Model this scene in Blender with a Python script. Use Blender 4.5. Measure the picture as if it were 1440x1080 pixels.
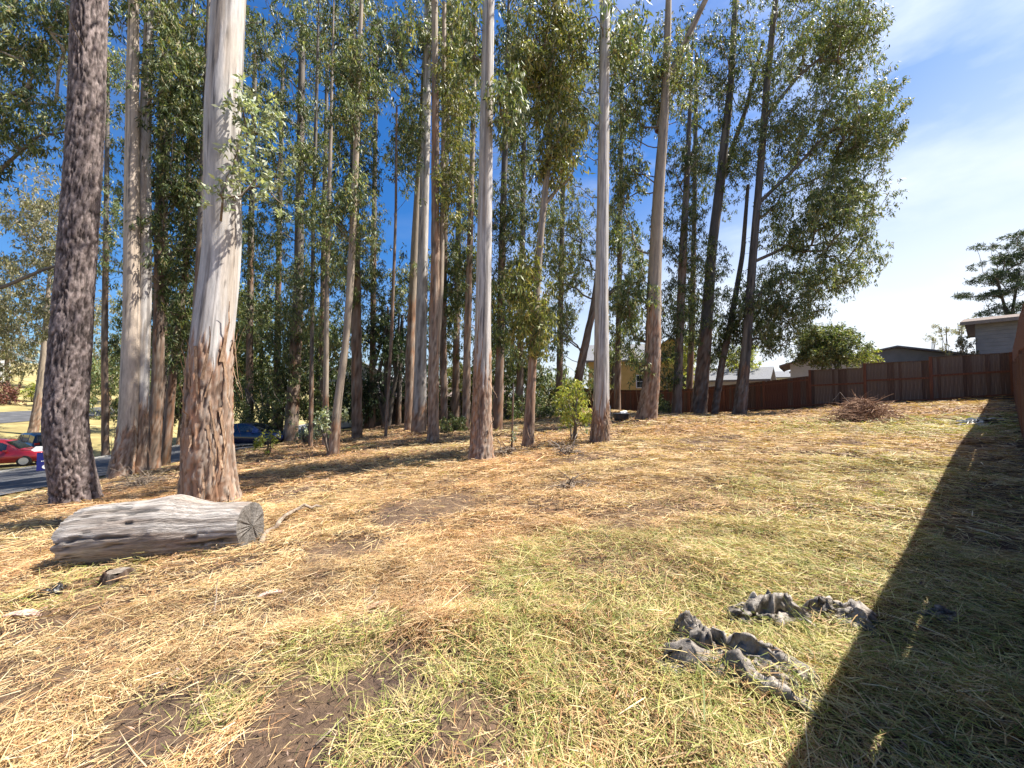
import bpy, math, random
import numpy as np
from mathutils import Vector

# ---------------------------------------------------------------- reset
for o in list(bpy.data.objects): bpy.data.objects.remove(o)
SC = bpy.context.scene
COL = SC.collection
rng = np.random.default_rng(7)
random.seed(7)

# ---------------------------------------------------------------- camera
EYE = 1.6; PITCH = math.radians(2.0); FPX = 541.0
cd = bpy.data.cameras.new('camera'); cam = bpy.data.objects.new('camera', cd); COL.objects.link(cam)
cam.location = (0, 0, EYE); cam.rotation_euler = (math.radians(90) + PITCH, 0, 0)
cd.sensor_width = 36; cd.lens = FPX / 1440 * 36; cd.clip_start = 0.02; cd.clip_end = 3000
SC.camera = cam
SC.render.resolution_x = 1024; SC.render.resolution_y = 768

# ---------------------------------------------------------------- sky, sun, exposure
SUN_AZ = math.radians(83.0)      # clockwise from +Y
SUN_EL = math.radians(58.5)
world = bpy.data.worlds.new('World'); SC.world = world; world.use_nodes = True
wn = world.node_tree; wn.nodes.clear()
wo = wn.nodes.new('ShaderNodeOutputWorld'); bg = wn.nodes.new('ShaderNodeBackground')
sky = wn.nodes.new('ShaderNodeTexSky'); sky.sky_type = 'NISHITA'; sky.sun_disc = False
sky.sun_elevation = SUN_EL; sky.sun_rotation = SUN_AZ
sky.air_density = 1.0; sky.dust_density = 1.5; sky.ozone_density = 1.6; sky.altitude = 30
# thin high cloud: procedural, by direction
tc = wn.nodes.new('ShaderNodeTexCoord')
mp = wn.nodes.new('ShaderNodeMapping'); mp.inputs['Scale'].default_value = (1.0, 1.6, 3.2); mp.inputs['Rotation'].default_value = (0.2, 0.5, 0.6)
cn = wn.nodes.new('ShaderNodeTexNoise'); cn.inputs['Scale'].default_value = 2.3; cn.inputs['Detail'].default_value = 6; cn.inputs['Roughness'].default_value = 0.55
cr = wn.nodes.new('ShaderNodeMapRange'); cr.inputs[1].default_value = 0.44; cr.inputs[2].default_value = 0.72; cr.inputs[3].default_value = 0.0; cr.inputs[4].default_value = 0.52
sat = wn.nodes.new('ShaderNodeHueSaturation'); sat.inputs['Saturation'].default_value = 1.45
mx = wn.nodes.new('ShaderNodeMix'); mx.data_type = 'RGBA'; mx.inputs[7].default_value = (11, 11.5, 12.3, 1)
wn.links.new(tc.outputs['Generated'], mp.inputs['Vector']); wn.links.new(mp.outputs['Vector'], cn.inputs['Vector'])
wn.links.new(cn.outputs['Fac'], cr.inputs[0]); cb = wn.nodes.new('ShaderNodeVectorMath'); cb.operation = 'DOT_PRODUCT'; cb.inputs[1].default_value = (.85, .5, 0); wn.links.new(tc.outputs['Generated'], cb.inputs[0])
cm = wn.nodes.new('ShaderNodeMapRange'); cm.interpolation_type = 'SMOOTHSTEP'; cm.inputs[1].default_value = .25; cm.inputs[2].default_value = .8; cm.inputs[3].default_value = .15; cm.inputs[4].default_value = 1.0; wn.links.new(cb.outputs['Value'], cm.inputs[0])
cmul = wn.nodes.new('ShaderNodeMath'); cmul.operation = 'MULTIPLY'; wn.links.new(cr.outputs[0], cmul.inputs[0]); wn.links.new(cm.outputs[0], cmul.inputs[1]); wn.links.new(cmul.outputs[0], mx.inputs[0])
wn.links.new(sky.outputs['Color'], sat.inputs['Color']); tn = wn.nodes.new('ShaderNodeMix'); tn.data_type = 'RGBA'; tn.blend_type = 'MULTIPLY'; tn.inputs[0].default_value = 1; tn.inputs[7].default_value = (1.1, 1.3, 1.55, 1)
wn.links.new(sat.outputs['Color'], tn.inputs[6]); wn.links.new(tn.outputs[2], mx.inputs[6])
hz = wn.nodes.new('ShaderNodeVectorMath'); hz.operation = 'DOT_PRODUCT'; hz.inputs[1].default_value = (.55 * math.sin(SUN_AZ), .55 * math.cos(SUN_AZ), -1.5)
hr = wn.nodes.new('ShaderNodeMapRange'); hr.interpolation_type = 'SMOOTHSTEP'; hr.inputs[1].default_value = -.60; hr.inputs[2].default_value = .34; hr.inputs[3].default_value = 0.0; hr.inputs[4].default_value = .92
hm = wn.nodes.new('ShaderNodeMix'); hm.data_type = 'RGBA'; hm.inputs[7].default_value = (9.0, 9.4, 10.0, 1)
nv_ = wn.nodes.new('ShaderNodeVectorMath'); nv_.operation = 'NORMALIZE'; wn.links.new(tc.outputs['Generated'], nv_.inputs[0]); wn.links.new(nv_.outputs[0], hz.inputs[0])
wn.links.new(hz.outputs['Value'], hr.inputs[0]); wn.links.new(hr.outputs[0], hm.inputs[0]); wn.links.new(mx.outputs[2], hm.inputs[6])
wn.links.new(hm.outputs[2], bg.inputs['Color']); bg.inputs['Strength'].default_value = 0.052
wn.links.new(bg.outputs[0], wo.inputs['Surface'])
sl = bpy.data.lights.new('sun', 'SUN'); so = bpy.data.objects.new('sun', sl); COL.objects.link(so)
sl.energy = 5.0; sl.angle = math.radians(0.53); sl.color = (1.0, 0.95, 0.87)
sdir = Vector((math.sin(SUN_AZ) * math.cos(SUN_EL), math.cos(SUN_AZ) * math.cos(SUN_EL), math.sin(SUN_EL)))
so.rotation_euler = sdir.to_track_quat('Z', 'Y').to_euler(); so.location = sdir * 60
SC.view_settings.view_transform = 'Standard'; SC.view_settings.look = 'None'
SC.view_settings.exposure = 1.25; SC.view_settings.gamma = 1.0; SC.view_settings.use_curve_mapping = False

# ---------------------------------------------------------------- numeric helpers
def _hash(ix, iy, iz, seed):
    h = (ix.astype(np.int64) * 374761393 + iy.astype(np.int64) * 668265263 + iz.astype(np.int64) * 2147483647 + seed * 974634777) & 0xFFFFFFFF
    h = ((h ^ (h >> 13)) * 1274126177) & 0xFFFFFFFF
    h = ((h ^ (h >> 16)) * 2246822519) & 0xFFFFFFFF
    return ((h ^ (h >> 15)) & 0xFFFFFF) / float(0xFFFFFF)
def vnoise(x, y, z=0.0, seed=0):
    x, y, z = np.broadcast_arrays(np.asarray(x, float), np.asarray(y, float), np.asarray(z, float))
    ix, iy, iz = np.floor(x), np.floor(y), np.floor(z)
    fx, fy, fz = x - ix, y - iy, z - iz
    fx, fy, fz = [f * f * (3 - 2 * f) for f in (fx, fy, fz)]
    r = 0
    for a in (0, 1):
        for b in (0, 1):
            for c in (0, 1):
                w = (fx if a else 1 - fx) * (fy if b else 1 - fy) * (fz if c else 1 - fz)
                r = r + w * _hash(ix + a, iy + b, iz + c, seed)
    return r
def fbm(x, y, z=0.0, oct=4, seed=0):
    r, a, t = 0, 0.5, 0
    for i in range(oct):
        r = r + a * vnoise(np.asarray(x) * 2 ** i, np.asarray(y) * 2 ** i, np.asarray(z) * 2 ** i, seed + i); t += a; a *= 0.5
    return r / t
def sstep(a, b, x): t = np.clip((np.asarray(x, float) - a) / (b - a), 0, 1); return t * t * (3 - 2 * t)

# ---------------------------------------------------------------- terrain height
_px = np.array([-400, -160, -100, -64, -54, -43, -36, -30, -22, -15, 0, 10, 25, 45, 80, 400.])
_pz = np.array([22, 13, 6.0, 0.8, -0.4, -1.6, -2.8, -2.75, -2.1, -1.38, 0, 0.93, 2.35, 3.3, 4.0, 4.0])
_tx = np.linspace(-400, 400, 3201); _tz = np.interp(_tx, _px, _pz)
_k = np.hanning(17); _k /= _k.sum(); _tz = np.convolve(np.pad(_tz, 8, mode='edge'), _k, 'valid')
_tz -= np.interp(0, _tx, _tz)
def gz(x, y):
    x = np.asarray(x, float); y = np.asarray(y, float)
    z = np.interp(x, _tx, _tz) - 0.033 * np.clip(y, 0, 45) * sstep(5, 14, x)
    m = sstep(-13.5, -11, x) * (1 - sstep(45, 60, np.abs(y)))
    z = z + m * (0.16 * (fbm(x * .22, y * .22, 0, 3, 11) - .5) + 0.12 * (fbm(x * 1.1, y * 1.1, 0, 2, 12) - .5) + 0.07 * (vnoise(x * 2.9, y * 2.9, 0, 13) - .5))
    return z
_z0 = float(gz(0, 0))
_gz = gz
def gz(x, y): return _gz(x, y) - _z0
def gzf(x, y): return float(gz(x, y))
_c, _s = math.cos(PITCH), math.sin(PITCH)
def at(px, py, Y):
    u, v = (px - 720) / FPX, (540 - py) / FPX
    d = Y / (_c - v * _s)
    return np.array([u * d, Y, EYE + (_s + v * _c) * d])
def hit(px, py):
    """point of the terrain that lies under a given line of sight"""
    Y = np.geomspace(0.8, 150, 3000)
    u, v = (px - 720) / FPX, (540 - py) / FPX
    d = Y / (_c - v * _s); X = u * d; Z = EYE + (_s + v * _c) * d
    k = np.argmax(Z < gz(X, Y)); return np.array([X[k], Y[k], float(gz(X[k], Y[k]))])

# ---------------------------------------------------------------- object helpers
def link(name, me, mat, parent=None):
    o = bpy.data.objects.new(name, me); COL.objects.link(o)
    if mat is not None and len(me.materials) == 0: me.materials.append(mat)
    if parent is not None: o.parent = parent
    return o
def mesh_np(name, V, F, col=None, smooth=False):
    V = np.ascontiguousarray(V, np.float32); F = np.ascontiguousarray(F, np.int32); k = F.shape[1]; M = len(F)
    me = bpy.data.meshes.new(name)
    me.vertices.add(len(V)); me.vertices.foreach_set('co', V.ravel())
    me.loops.add(M * k); me.loops.foreach_set('vertex_index', F.ravel())
    me.polygons.add(M); me.polygons.foreach_set('loop_start', np.arange(M, dtype=np.int32) * k)
    if smooth: me.polygons.foreach_set('use_smooth', np.ones(M, bool))
    if col is not None:
        a = me.attributes.new('col', 'FLOAT_COLOR', 'POINT')
        c = np.ones((len(V), 4), np.float32); c[:, :3] = col; a.data.foreach_set('color', c.ravel())
    me.update(calc_edges=True); return me
class MB:
    """collects small shapes for one mesh"""
    def __init__(s): s.v = []; s.f = []
    def add(s, V, F):
        n = len(s.v); s.v += [tuple(map(float, p)) for p in V]; s.f += [tuple(int(i) + n for i in f) for f in F]; return s
    def box(s, c, size, rz=0.0, bev=0.0):
        hx, hy, hz = [q / 2 for q in size]; ca, sa = math.cos(rz), math.sin(rz); P = []
        for z in (-hz, hz):
            for x, y in ((-hx, -hy), (hx, -hy), (hx, hy), (-hx, hy)):
                P.append((c[0] + x * ca - y * sa, c[1] + x * sa + y * ca, c[2] + z))
        return s.add(P, [(3, 2, 1, 0), (4, 5, 6, 7), (0, 1, 5, 4), (1, 2, 6, 5), (2, 3, 7, 6), (3, 0, 4, 7)])
    def prism(s, poly, off):
        n = len(poly); P = [tuple(p) for p in poly] + [tuple(np.array(p) + np.array(off)) for p in poly]
        F = [tuple(range(n))[::-1], tuple(range(n, 2 * n))] + [(i, (i + 1) % n, n + (i + 1) % n, n + i) for i in range(n)]
        return s.add(P, F)
    def tube(s, path, rad, sides=8, cap=True):
        V, F = tube(np.array(path, float), np.array(rad, float), sides); n = len(V)
        s.add(V, F)
        if cap:
            b = len(s.v) - n
            s.f.append(tuple(range(b + sides - 1, b - 1, -1))); s.f.append(tuple(range(b + n - sides, b + n)))
        return s
    def build(s, name, mat, parent=None, smooth=False, bevel=0.0):
        me = bpy.data.meshes.new(name); me.from_pydata(s.v, [], s.f)
        if smooth:
            for p in me.polygons: p.use_smooth = True
        me.update(); o = link(name, me, mat, parent)
        if bevel > 0:
            b = o.modifiers.new('bevel', 'BEVEL'); b.width = bevel; b.segments = 2; b.limit_method = 'ANGLE'
        return o
def tube(P, R, sides=6):
    n = len(P); T = np.gradient(P, axis=0); T /= np.linalg.norm(T, axis=1)[:, None] + 1e-9
    ref = np.array([1., 0, 0]) if abs(T[0][0]) < .8 else np.array([0, 1., 0])
    A = np.cross(T, ref); A /= np.linalg.norm(A, axis=1)[:, None] + 1e-9; B = np.cross(T, A)
    th = np.arange(sides) * 2 * math.pi / sides
    V = P[:, None, :] + R[:, None, None] * (np.cos(th)[None, :, None] * A[:, None, :] + np.sin(th)[None, :, None] * B[:, None, :])
    i = np.arange(n - 1)[:, None] * sides; j = np.arange(sides)[None, :]; jn = (j + 1) % sides
    F = np.stack([i + j, i + jn, i + sides + jn, i + sides + j], -1).reshape(-1, 4)
    return V.reshape(-1, 3), F
def empty(name, loc, label=None, cat=None, group=None, rz=0.0):
    o = bpy.data.objects.new(name, None); COL.objects.link(o); o.location = [float(q) for q in loc]; o.rotation_euler = (0, 0, rz)
    o.empty_display_size = .2
    tag(o, label, cat, group); return o
def tag(o, label=None, cat=None, group=None, kind=None):
    if label: o['label'] = label
    if cat: o['category'] = cat
    if group: o['group'] = group
    if kind: o['kind'] = kind
    return o

# ---------------------------------------------------------------- materials
def mat_new(name):
    m = bpy.data.materials.new(name); m.use_nodes = True; nt = m.node_tree; b = nt.nodes['Principled BSDF']
    return m, nt, b
def N(nt, t, **kw):
    n = nt.nodes.new(t)
    for k, v in kw.items():
        if k in n.inputs: n.inputs[k].default_value = v
        else: setattr(n, k, v)
    return n
def noise_mat(name, c1, c2, scale=8, rough=.8, stretch=(1, 1, 1), bump=.0, detail=6, bscale=None, spec=.3, c3=None, metal=0.0, coat=0.0):
    m, nt, b = mat_new(name); L = nt.links
    tc = N(nt, 'ShaderNodeTexCoord'); mp = N(nt, 'ShaderNodeMapping'); mp.inputs['Scale'].default_value = stretch
    n = N(nt, 'ShaderNodeTexNoise', Scale=scale, Detail=detail, Roughness=.6)
    r = N(nt, 'ShaderNodeValToRGB'); r.color_ramp.elements[0].position = .32; r.color_ramp.elements[1].position = .68
    r.color_ramp.elements[0].color = (*c1, 1); r.color_ramp.elements[1].color = (*c2, 1)
    if c3: e = r.color_ramp.elements.new(.52); e.color = (*c3, 1)
    L.new(tc.outputs['Object'], mp.inputs[0]); L.new(mp.outputs[0], n.inputs['Vector']); L.new(n.outputs['Fac'], r.inputs[0]); L.new(r.outputs[0], b.inputs['Base Color'])
    b.inputs['Roughness'].default_value = rough; b.inputs['Specular IOR Level'].default_value = spec; b.inputs['Metallic'].default_value = metal
    b.inputs['Coat Weight'].default_value = coat
    if bump:
        n2 = N(nt, 'ShaderNodeTexNoise', Scale=bscale or scale * 3, Detail=5, Roughness=.65); L.new(mp.outputs[0], n2.inputs['Vector'])
        bp = N(nt, 'ShaderNodeBump', Strength=bump, Distance=.03); L.new(n2.outputs['Fac'], bp.inputs['Height']); L.new(bp.outputs[0], b.inputs['Normal'])
    return m
def leaf_mat(name, trans=.30, rough=.5, spec=.36):
    m, nt, b = mat_new(name); L = nt.links
    a = N(nt, 'ShaderNodeAttribute', attribute_name='col')
    L.new(a.outputs['Color'], b.inputs['Base Color']); b.inputs['Roughness'].default_value = rough; b.inputs['Specular IOR Level'].default_value = spec
    t = N(nt, 'ShaderNodeBsdfTranslucent'); g = N(nt, 'ShaderNodeMix', data_type='RGBA', blend_type='MULTIPLY'); g.inputs[0].default_value = 1
    g.inputs[7].default_value = (1.25, 1.3, .55, 1); L.new(a.outputs['Color'], g.inputs[6]); L.new(g.outputs[2], t.inputs['Color'])
    ms = N(nt, 'ShaderNodeMixShader'); ms.inputs[0].default_value = trans
    L.new(b.outputs[0], ms.inputs[1]); L.new(t.outputs[0], ms.inputs[2]); L.new(ms.outputs[0], nt.nodes['Material Output'].inputs['Surface'])
    return m
def bark_mat(name, streak=(14, 14, 2.0), contrast=.35, bump=.5, rough=.75, scale=1.0):
    """colour comes from the trunk's own bark zones; the nodes add the fine vertical streaks and relief"""
    m, nt, b = mat_new(name); L = nt.links
    a = N(nt, 'ShaderNodeAttribute', attribute_name='col'); tc = N(nt, 'ShaderNodeTexCoord'); mp = N(nt, 'ShaderNodeMapping'); mp.inputs['Scale'].default_value = streak
    n = N(nt, 'ShaderNodeTexNoise', Scale=scale, Detail=8, Roughness=.65); L.new(tc.outputs['Object'], mp.inputs[0]); L.new(mp.outputs[0], n.inputs['Vector'])
    r = N(nt, 'ShaderNodeMapRange'); r.inputs[1].default_value = .3; r.inputs[2].default_value = .7; r.inputs[3].default_value = 1 - contrast; r.inputs[4].default_value = 1 + contrast * .45
    g = N(nt, 'ShaderNodeMix', data_type='RGBA', blend_type='MULTIPLY'); g.inputs[0].default_value = 1
    L.new(n.outputs['Fac'], r.inputs[0]); L.new(a.outputs['Color'], g.inputs[6]); L.new(r.outputs[0], g.inputs[7]); L.new(g.outputs[2], b.inputs['Base Color'])
    bp = N(nt, 'ShaderNodeBump', Strength=bump, Distance=.02); L.new(n.outputs['Fac'], bp.inputs['Height']); L.new(bp.outputs[0], b.inputs['Normal'])
    b.inputs['Roughness'].default_value = rough; b.inputs['Specular IOR Level'].default_value = .25
    return m
M = {}
M['leaf'] = leaf_mat('leaf'); M['straw'] = leaf_mat('straw', .22, .55, .35); M['litter'] = leaf_mat('litter', .05, .7, .2)
M['bark'] = bark_mat('gum_bark'); M['rough_bark'] = bark_mat('shaggy_bark', (22, 22, 2.2), .55, .9, .9); M['pine_bark'] = bark_mat('pine_bark', (16, 16, 10), .6, 1.0, .92)
M['limb'] = noise_mat('limb_bark', (.10, .075, .055), (.30, .25, .20), 6, .85, (4, 4, 1), .4)
M['limb_pale'] = noise_mat('pale_limb_bark', (.25, .2, .16), (.5, .45, .38), 5, .8, (4, 4, 1), .3)
M['strip'] = noise_mat('peeling_bark', (.16, .09, .05), (.42, .28, .18), 9, .85, (3, 3, 1), .3)
M['wood_log'] = bark_mat('weathered_log', (4.5, 60, 60), .6, 1.0, .88)
M['fence'] = noise_mat('redwood_boards', (.08, .054, .04), (.25, .18, .135), 3, .85, (9, 9, .7), .5, c3=(.13, .08, .055))
M['fence_red'] = noise_mat('red_stained_boards', (.08, .032, .02), (.20, .088, .052), 3, .8, (9, 9, .7), .5)
M['fence_b'] = noise_mat('redwood_boards_grey', (.10, .07, .052), (.26, .19, .14), 3, .85, (9, 9, .7), .5)
M['fence_c'] = noise_mat('redwood_boards_dark', (.05, .03, .022), (.15, .095, .065), 3, .85, (9, 9, .7), .5)
M['post'] = noise_mat('redwood_post', (.12, .045, .025), (.22, .09, .05), 3, .8, (9, 9, .7), .5)
M['asphalt'] = noise_mat('asphalt', (.055, .055, .058), (.12, .12, .125), 1.2, .9, (1, 1, 1), .3, bscale=60)
M['concrete'] = noise_mat('concrete', (.28, .27, .25), (.42, .41, .38), 3, .9, bump=.2)
M['plastic'] = noise_mat('dirty_black_plastic_shading', (.045, .038, .032), (.46, .40, .335), 6, .52, (1, 3, 1), .5, bscale=26, spec=.45, c3=(.21, .18, .15))  # dirt mottle whose dark and pale tones also paint fold shadow and highlights
M['plastic_dark'] = noise_mat('black_plastic', (.012, .012, .014), (.06, .06, .065), 6, .35, bump=.4, spec=.6)
M['twig'] = noise_mat('dead_twig', (.11, .075, .05), (.36, .29, .22), 9, .85, (1, 1, 1), .3)
M['white_paint'] = noise_mat('white_paint', (.72, .72, .7), (.82, .82, .8), 5, .5)
M['blue_sign'] = noise_mat('blue_sign_panel', (.012, .016, .12), (.018, .024, .16), 4, .4)
M['glass'] = noise_mat('dark_glass', (.012, .015, .018), (.03, .035, .04), 2, .06, spec=.8)
M['rubber'] = noise_mat('tyre_rubber', (.012, .012, .012), (.03, .03, .03), 12, .8)
M['alloy'] = noise_mat('wheel_alloy', (.5, .5, .52), (.62, .62, .64), 6, .3, metal=.8)
M['chrome'] = noise_mat('bright_trim', (.6, .6, .6), (.7, .7, .7), 6, .2, metal=.9)
M['car_red'] = noise_mat('red_car_paint', (.30, .012, .016), (.36, .016, .02), 2, .3, coat=.8)
M['car_black'] = noise_mat('black_car_paint', (.01, .01, .012), (.018, .018, .02), 2, .3, coat=.8)
M['car_blue'] = noise_mat('blue_car_paint', (.004, .008, .034), (.006, .011, .045), 2, .28, coat=.8)
M['tail'] = noise_mat('tail_lamp', (.5, .03, .02), (.6, .05, .03), 4, .2)
M['lamp'] = noise_mat('head_lamp', (.6, .62, .65), (.75, .76, .78), 4, .15)
M['grey_wall'] = noise_mat('grey_siding', (.20, .21, .215), (.25, .26, .265), 2, .8)
M['white_wall'] = noise_mat('pale_stucco', (.58, .57, .55), (.68, .67, .64), 3, .85)
M['yellow_wall'] = noise_mat('yellow_siding', (.55, .37, .12), (.64, .44, .16), 2, .8)
M['dim_wall'] = noise_mat('brown_stucco', (.16, .13, .10), (.22, .18, .14), 2, .85)
M['shingle'] = noise_mat('grey_shingles', (.13, .13, .135), (.25, .25, .255), 14, .9, (1, 1, 1), .5)
M['shingle_pink'] = noise_mat('brown_shingles', (.20, .15, .13), (.32, .25, .22), 14, .9, (1, 1, 1), .5)
M['shingle_brown'] = noise_mat('dark_brown_shingles', (.14, .105, .085), (.24, .19, .16), 14, .9, (1, 1, 1), .5)
M['trim'] = noise_mat('trim_paint', (.20, .175, .15), (.27, .24, .21), 4, .7)
M['pole'] = noise_mat('utility_pole', (.13, .10, .08), (.24, .20, .16), 5, .9, (5, 5, 1), .4)
M['pink_bark'] = noise_mat('curled_bark', (.45, .30, .25), (.62, .48, .42), 7, .8, bump=.3)

# soil under the mown grass
def soil_mat():
    m, nt, b = mat_new('dry_soil'); L = nt.links
    tc = N(nt, 'ShaderNodeTexCoord')
    n1 = N(nt, 'ShaderNodeTexNoise', Scale=.9, Detail=8, Roughness=.65); n2 = N(nt, 'ShaderNodeTexNoise', Scale=22, Detail=8, Roughness=.7)
    r1 = N(nt, 'ShaderNodeValToRGB'); e = r1.color_ramp.elements
    e[0].position = .35; e[0].color = (.10, .068, .055, 1); e[1].position = .66; e[1].color = (.22, .145, .085, 1)
    g = N(nt, 'ShaderNodeMix', data_type='RGBA', blend_type='MULTIPLY'); g.inputs[0].default_value = .8
    r2 = N(nt, 'ShaderNodeMapRange'); r2.inputs[1].default_value = .3; r2.inputs[2].default_value = .7; r2.inputs[3].default_value = .45; r2.inputs[4].default_value = 1.35
    for n in (n1, n2): L.new(tc.outputs['Object'], n.inputs['Vector'])
    L.new(n1.outputs['Fac'], r1.inputs[0]); L.new(n2.outputs['Fac'], r2.inputs[0]); L.new(r1.outputs[0], g.inputs[6]); L.new(r2.outputs[0], g.inputs[7]); L.new(g.outputs[2], b.inputs['Base Color'])
    bp = N(nt, 'ShaderNodeBump', Strength=.9, Distance=.04); L.new(n2.outputs['Fac'], bp.inputs['Height']); L.new(bp.outputs[0], b.inputs['Normal'])
    b.inputs['Roughness'].default_value = .95; b.inputs['Specular IOR Level'].default_value = .1
    return m
M['soil'] = soil_mat()
M['far_lawn'] = noise_mat('far_lawn', (.20, .15, .06), (.42, .33, .16), .5, .95, bump=.5, bscale=5, c3=(.30, .25, .10))

# ================================================================ SETTING
def axis(near, far, n1, n2):
    a = np.linspace(-near, near, n1); b = near * (far / near) ** np.linspace(0, 1, n2)[1:]
    return np.concatenate([-b[::-1], a, b])
gx = axis(26, 900, 230, 30); gy = axis(30, 900, 250, 30)
GX, GY = np.meshgrid(gx, gy, indexing='ij'); GZ = gz(GX, GY)
near = (GX > -13) & (np.hypot(GX, GY) < 16)
GZ = GZ + np.where(near, .03 * (fbm(GX * 5, GY * 5, 0, 3, 21) - .5), 0)
nx, ny = len(gx), len(gy); ii, jj = np.meshgrid(np.arange(nx - 1), np.arange(ny - 1), indexing='ij')
Fg = np.stack([ii * ny + jj, (ii + 1) * ny + jj, (ii + 1) * ny + jj + 1, ii * ny + jj + 1], -1).reshape(-1, 4)
Vg = np.stack([GX, GY, GZ], -1).reshape(-1, 3)
gm = mesh_np('ground', Vg, Fg, smooth=True); gm.materials.append(M['soil']); gm.materials.append(M['far_lawn'])
cx = Vg[Fg].mean(1); gm.polygons.foreach_set('material_index', ((cx[:, 0] < -14) | (np.hypot(cx[:, 0], cx[:, 1]) > 60)).astype(np.int32))
tag(link('ground', gm, None), kind='structure')

def strip_sheet(name, cpts, wl, wr, lift, mat, step=.7, across=14):
    """a road-like sheet draped over the terrain along a centre line"""
    c = np.array(cpts, float); d = np.r_[0, np.cumsum(np.hypot(*np.diff(c, axis=0).T))]; t = np.arange(0, d[-1], step)
    P = np.stack([np.interp(t, d, c[:, 0]), np.interp(t, d, c[:, 1])], 1)
    for _ in range(30): P[1:-1] = (P[:-2] + 2 * P[1:-1] + P[2:]) / 4
    T = np.gradient(P, axis=0); T /= np.linalg.norm(T, axis=1)[:, None]; Nn = np.stack([T[:, 1], -T[:, 0]], 1)
    s = np.linspace(-wl, wr, across); XY = P[:, None, :] + s[None, :, None] * Nn[:, None, :]
    Z = gz(XY[..., 0], XY[..., 1]) + lift; V = np.concatenate([XY, Z[..., None]], -1).reshape(-1, 3)
    n, k = len(P), across; i, j = np.meshgrid(np.arange(n - 1), np.arange(k - 1), indexing='ij')
    F = np.stack([i * k + j, i * k + j + 1, (i + 1) * k + j + 1, (i + 1) * k + j], -1).reshape(-1, 4)
    o = link(name, mesh_np(name, V, F, smooth=True), mat); tag(o, kind='structure'); return o
ROADC = [(-22, -40), (-21.3, 0), (-21.3, 25), (-23, 45), (-30, 80), (-45, 120)]
strip_sheet('road', ROADC, 6.2, 6.2, .05, M['asphalt'])
strip_sheet('driveway', [(-46, 12), (-52, 36), (-56, 60)], 3.2, 3.2, .05, M['asphalt'])
def kerb(name, off):
    c = np.array(ROADC, float); d = np.r_[0, np.cumsum(np.hypot(*np.diff(c, axis=0).T))]; t = np.arange(0, d[-1], 1.0)
    P = np.stack([np.interp(t, d, c[:, 0]), np.interp(t, d, c[:, 1])], 1)
    for _ in range(30): P[1:-1] = (P[:-2] + 2 * P[1:-1] + P[2:]) / 4
    T = np.gradient(P, axis=0); T /= np.linalg.norm(T, axis=1)[:, None]; Nn = np.stack([T[:, 1], -T[:, 0]], 1)
    mb = MB(); pr = [(-.08, -.2), (.08, -.2), (.08, .13), (-.08, .13)]
    V = []
    for p, q in zip(P, Nn):
        for a, h in pr:
            w = p + q * (off + a); V.append((w[0], w[1], gzf(*(p + q * off)) + h))
    F = [(4 * i + k, 4 * i + (k + 1) % 4, 4 * i + 4 + (k + 1) % 4, 4 * i + 4 + k) for i in range(len(P) - 1) for k in range(4)]
    mb.add(V, F); tag(mb.build(name, M['concrete']), kind='structure')
kerb('kerb_far', -6.28)

# ================================================================ GRASS
UGREEN = [((470, 925), .38, .8), ((250, 1010), .35, .5), ((600, 1005), .5, 1.0), ((690, 960), .5, .9), ((880, 790), 1.0, .9), ((740, 850), .6, .9), ((1000, 960), 1.1, .75), ((860, 1020), .7, .75), ((1120, 900), 1.2, .9),
          ((1180, 780), 1.5, .75), ((1250, 690), 2.0, .7), ((1330, 600), 4, .75), ((1180, 600), 2.5, .3), ((1010, 720), 1.3, .4), ((1330, 900), 1.2, .95), ((330, 770), .25, .7), ((100, 830), .7, .45), ((490, 632), 1.2, .5)]
USOIL = [((490, 780), .55, 1), ((600, 717), .85, .95), ((455, 1005), .46, 1), ((410, 1065), .42, 1), ((560, 985), .26, 1), ((190, 1035), .38, 1), ((120, 1060), .25, .85), ((560, 940), .2, .9), ((330, 950), .26, .9), ((620, 1060), .24, .95), ((30, 985), .26, .7), ((500, 880), .2, .7), ((360, 880), .22, .6),
         ((165, 830), .25, .7), ((800, 680), .4, .8), ((640, 675), .6, .6), ((700, 700), .45, .5), ((980, 690), .5, .5), ((880, 745), .22, .8), ((300, 850), .22, .5), ((420, 690), .6, .6), ((1000, 620), .8, .7), ((900, 660), .6, .5), ((1110, 640), .8, .4)]
UG = [(hit(*p), r, a) for p, r, a in UGREEN]; US = [(hit(*p), r, a) for p, r, a in USOIL]
def field(lst, x, y, warp=.35):
    wx = x + warp * (fbm(x * 1.7, y * 1.7, 0, 3, 31) - .5) * 2; wy = y + warp * (fbm(x * 1.7, y * 1.7, 5.5, 3, 32) - .5) * 2
    r = np.zeros_like(x)
    for c, rad, a in lst: r = np.maximum(r, a * (1 - sstep(.55, 1.25, np.hypot(wx - c[0], wy - c[1]) / rad)))
    return r
FD = np.array([.790, .612]); FN = np.array([.612, -.790]); FOFF = .12        # direction and normal of the long side fence
def allowed(x, y):
    return (x * FN[0] + y * FN[1] < FOFF - .03) & (x > -14.4)
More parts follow.
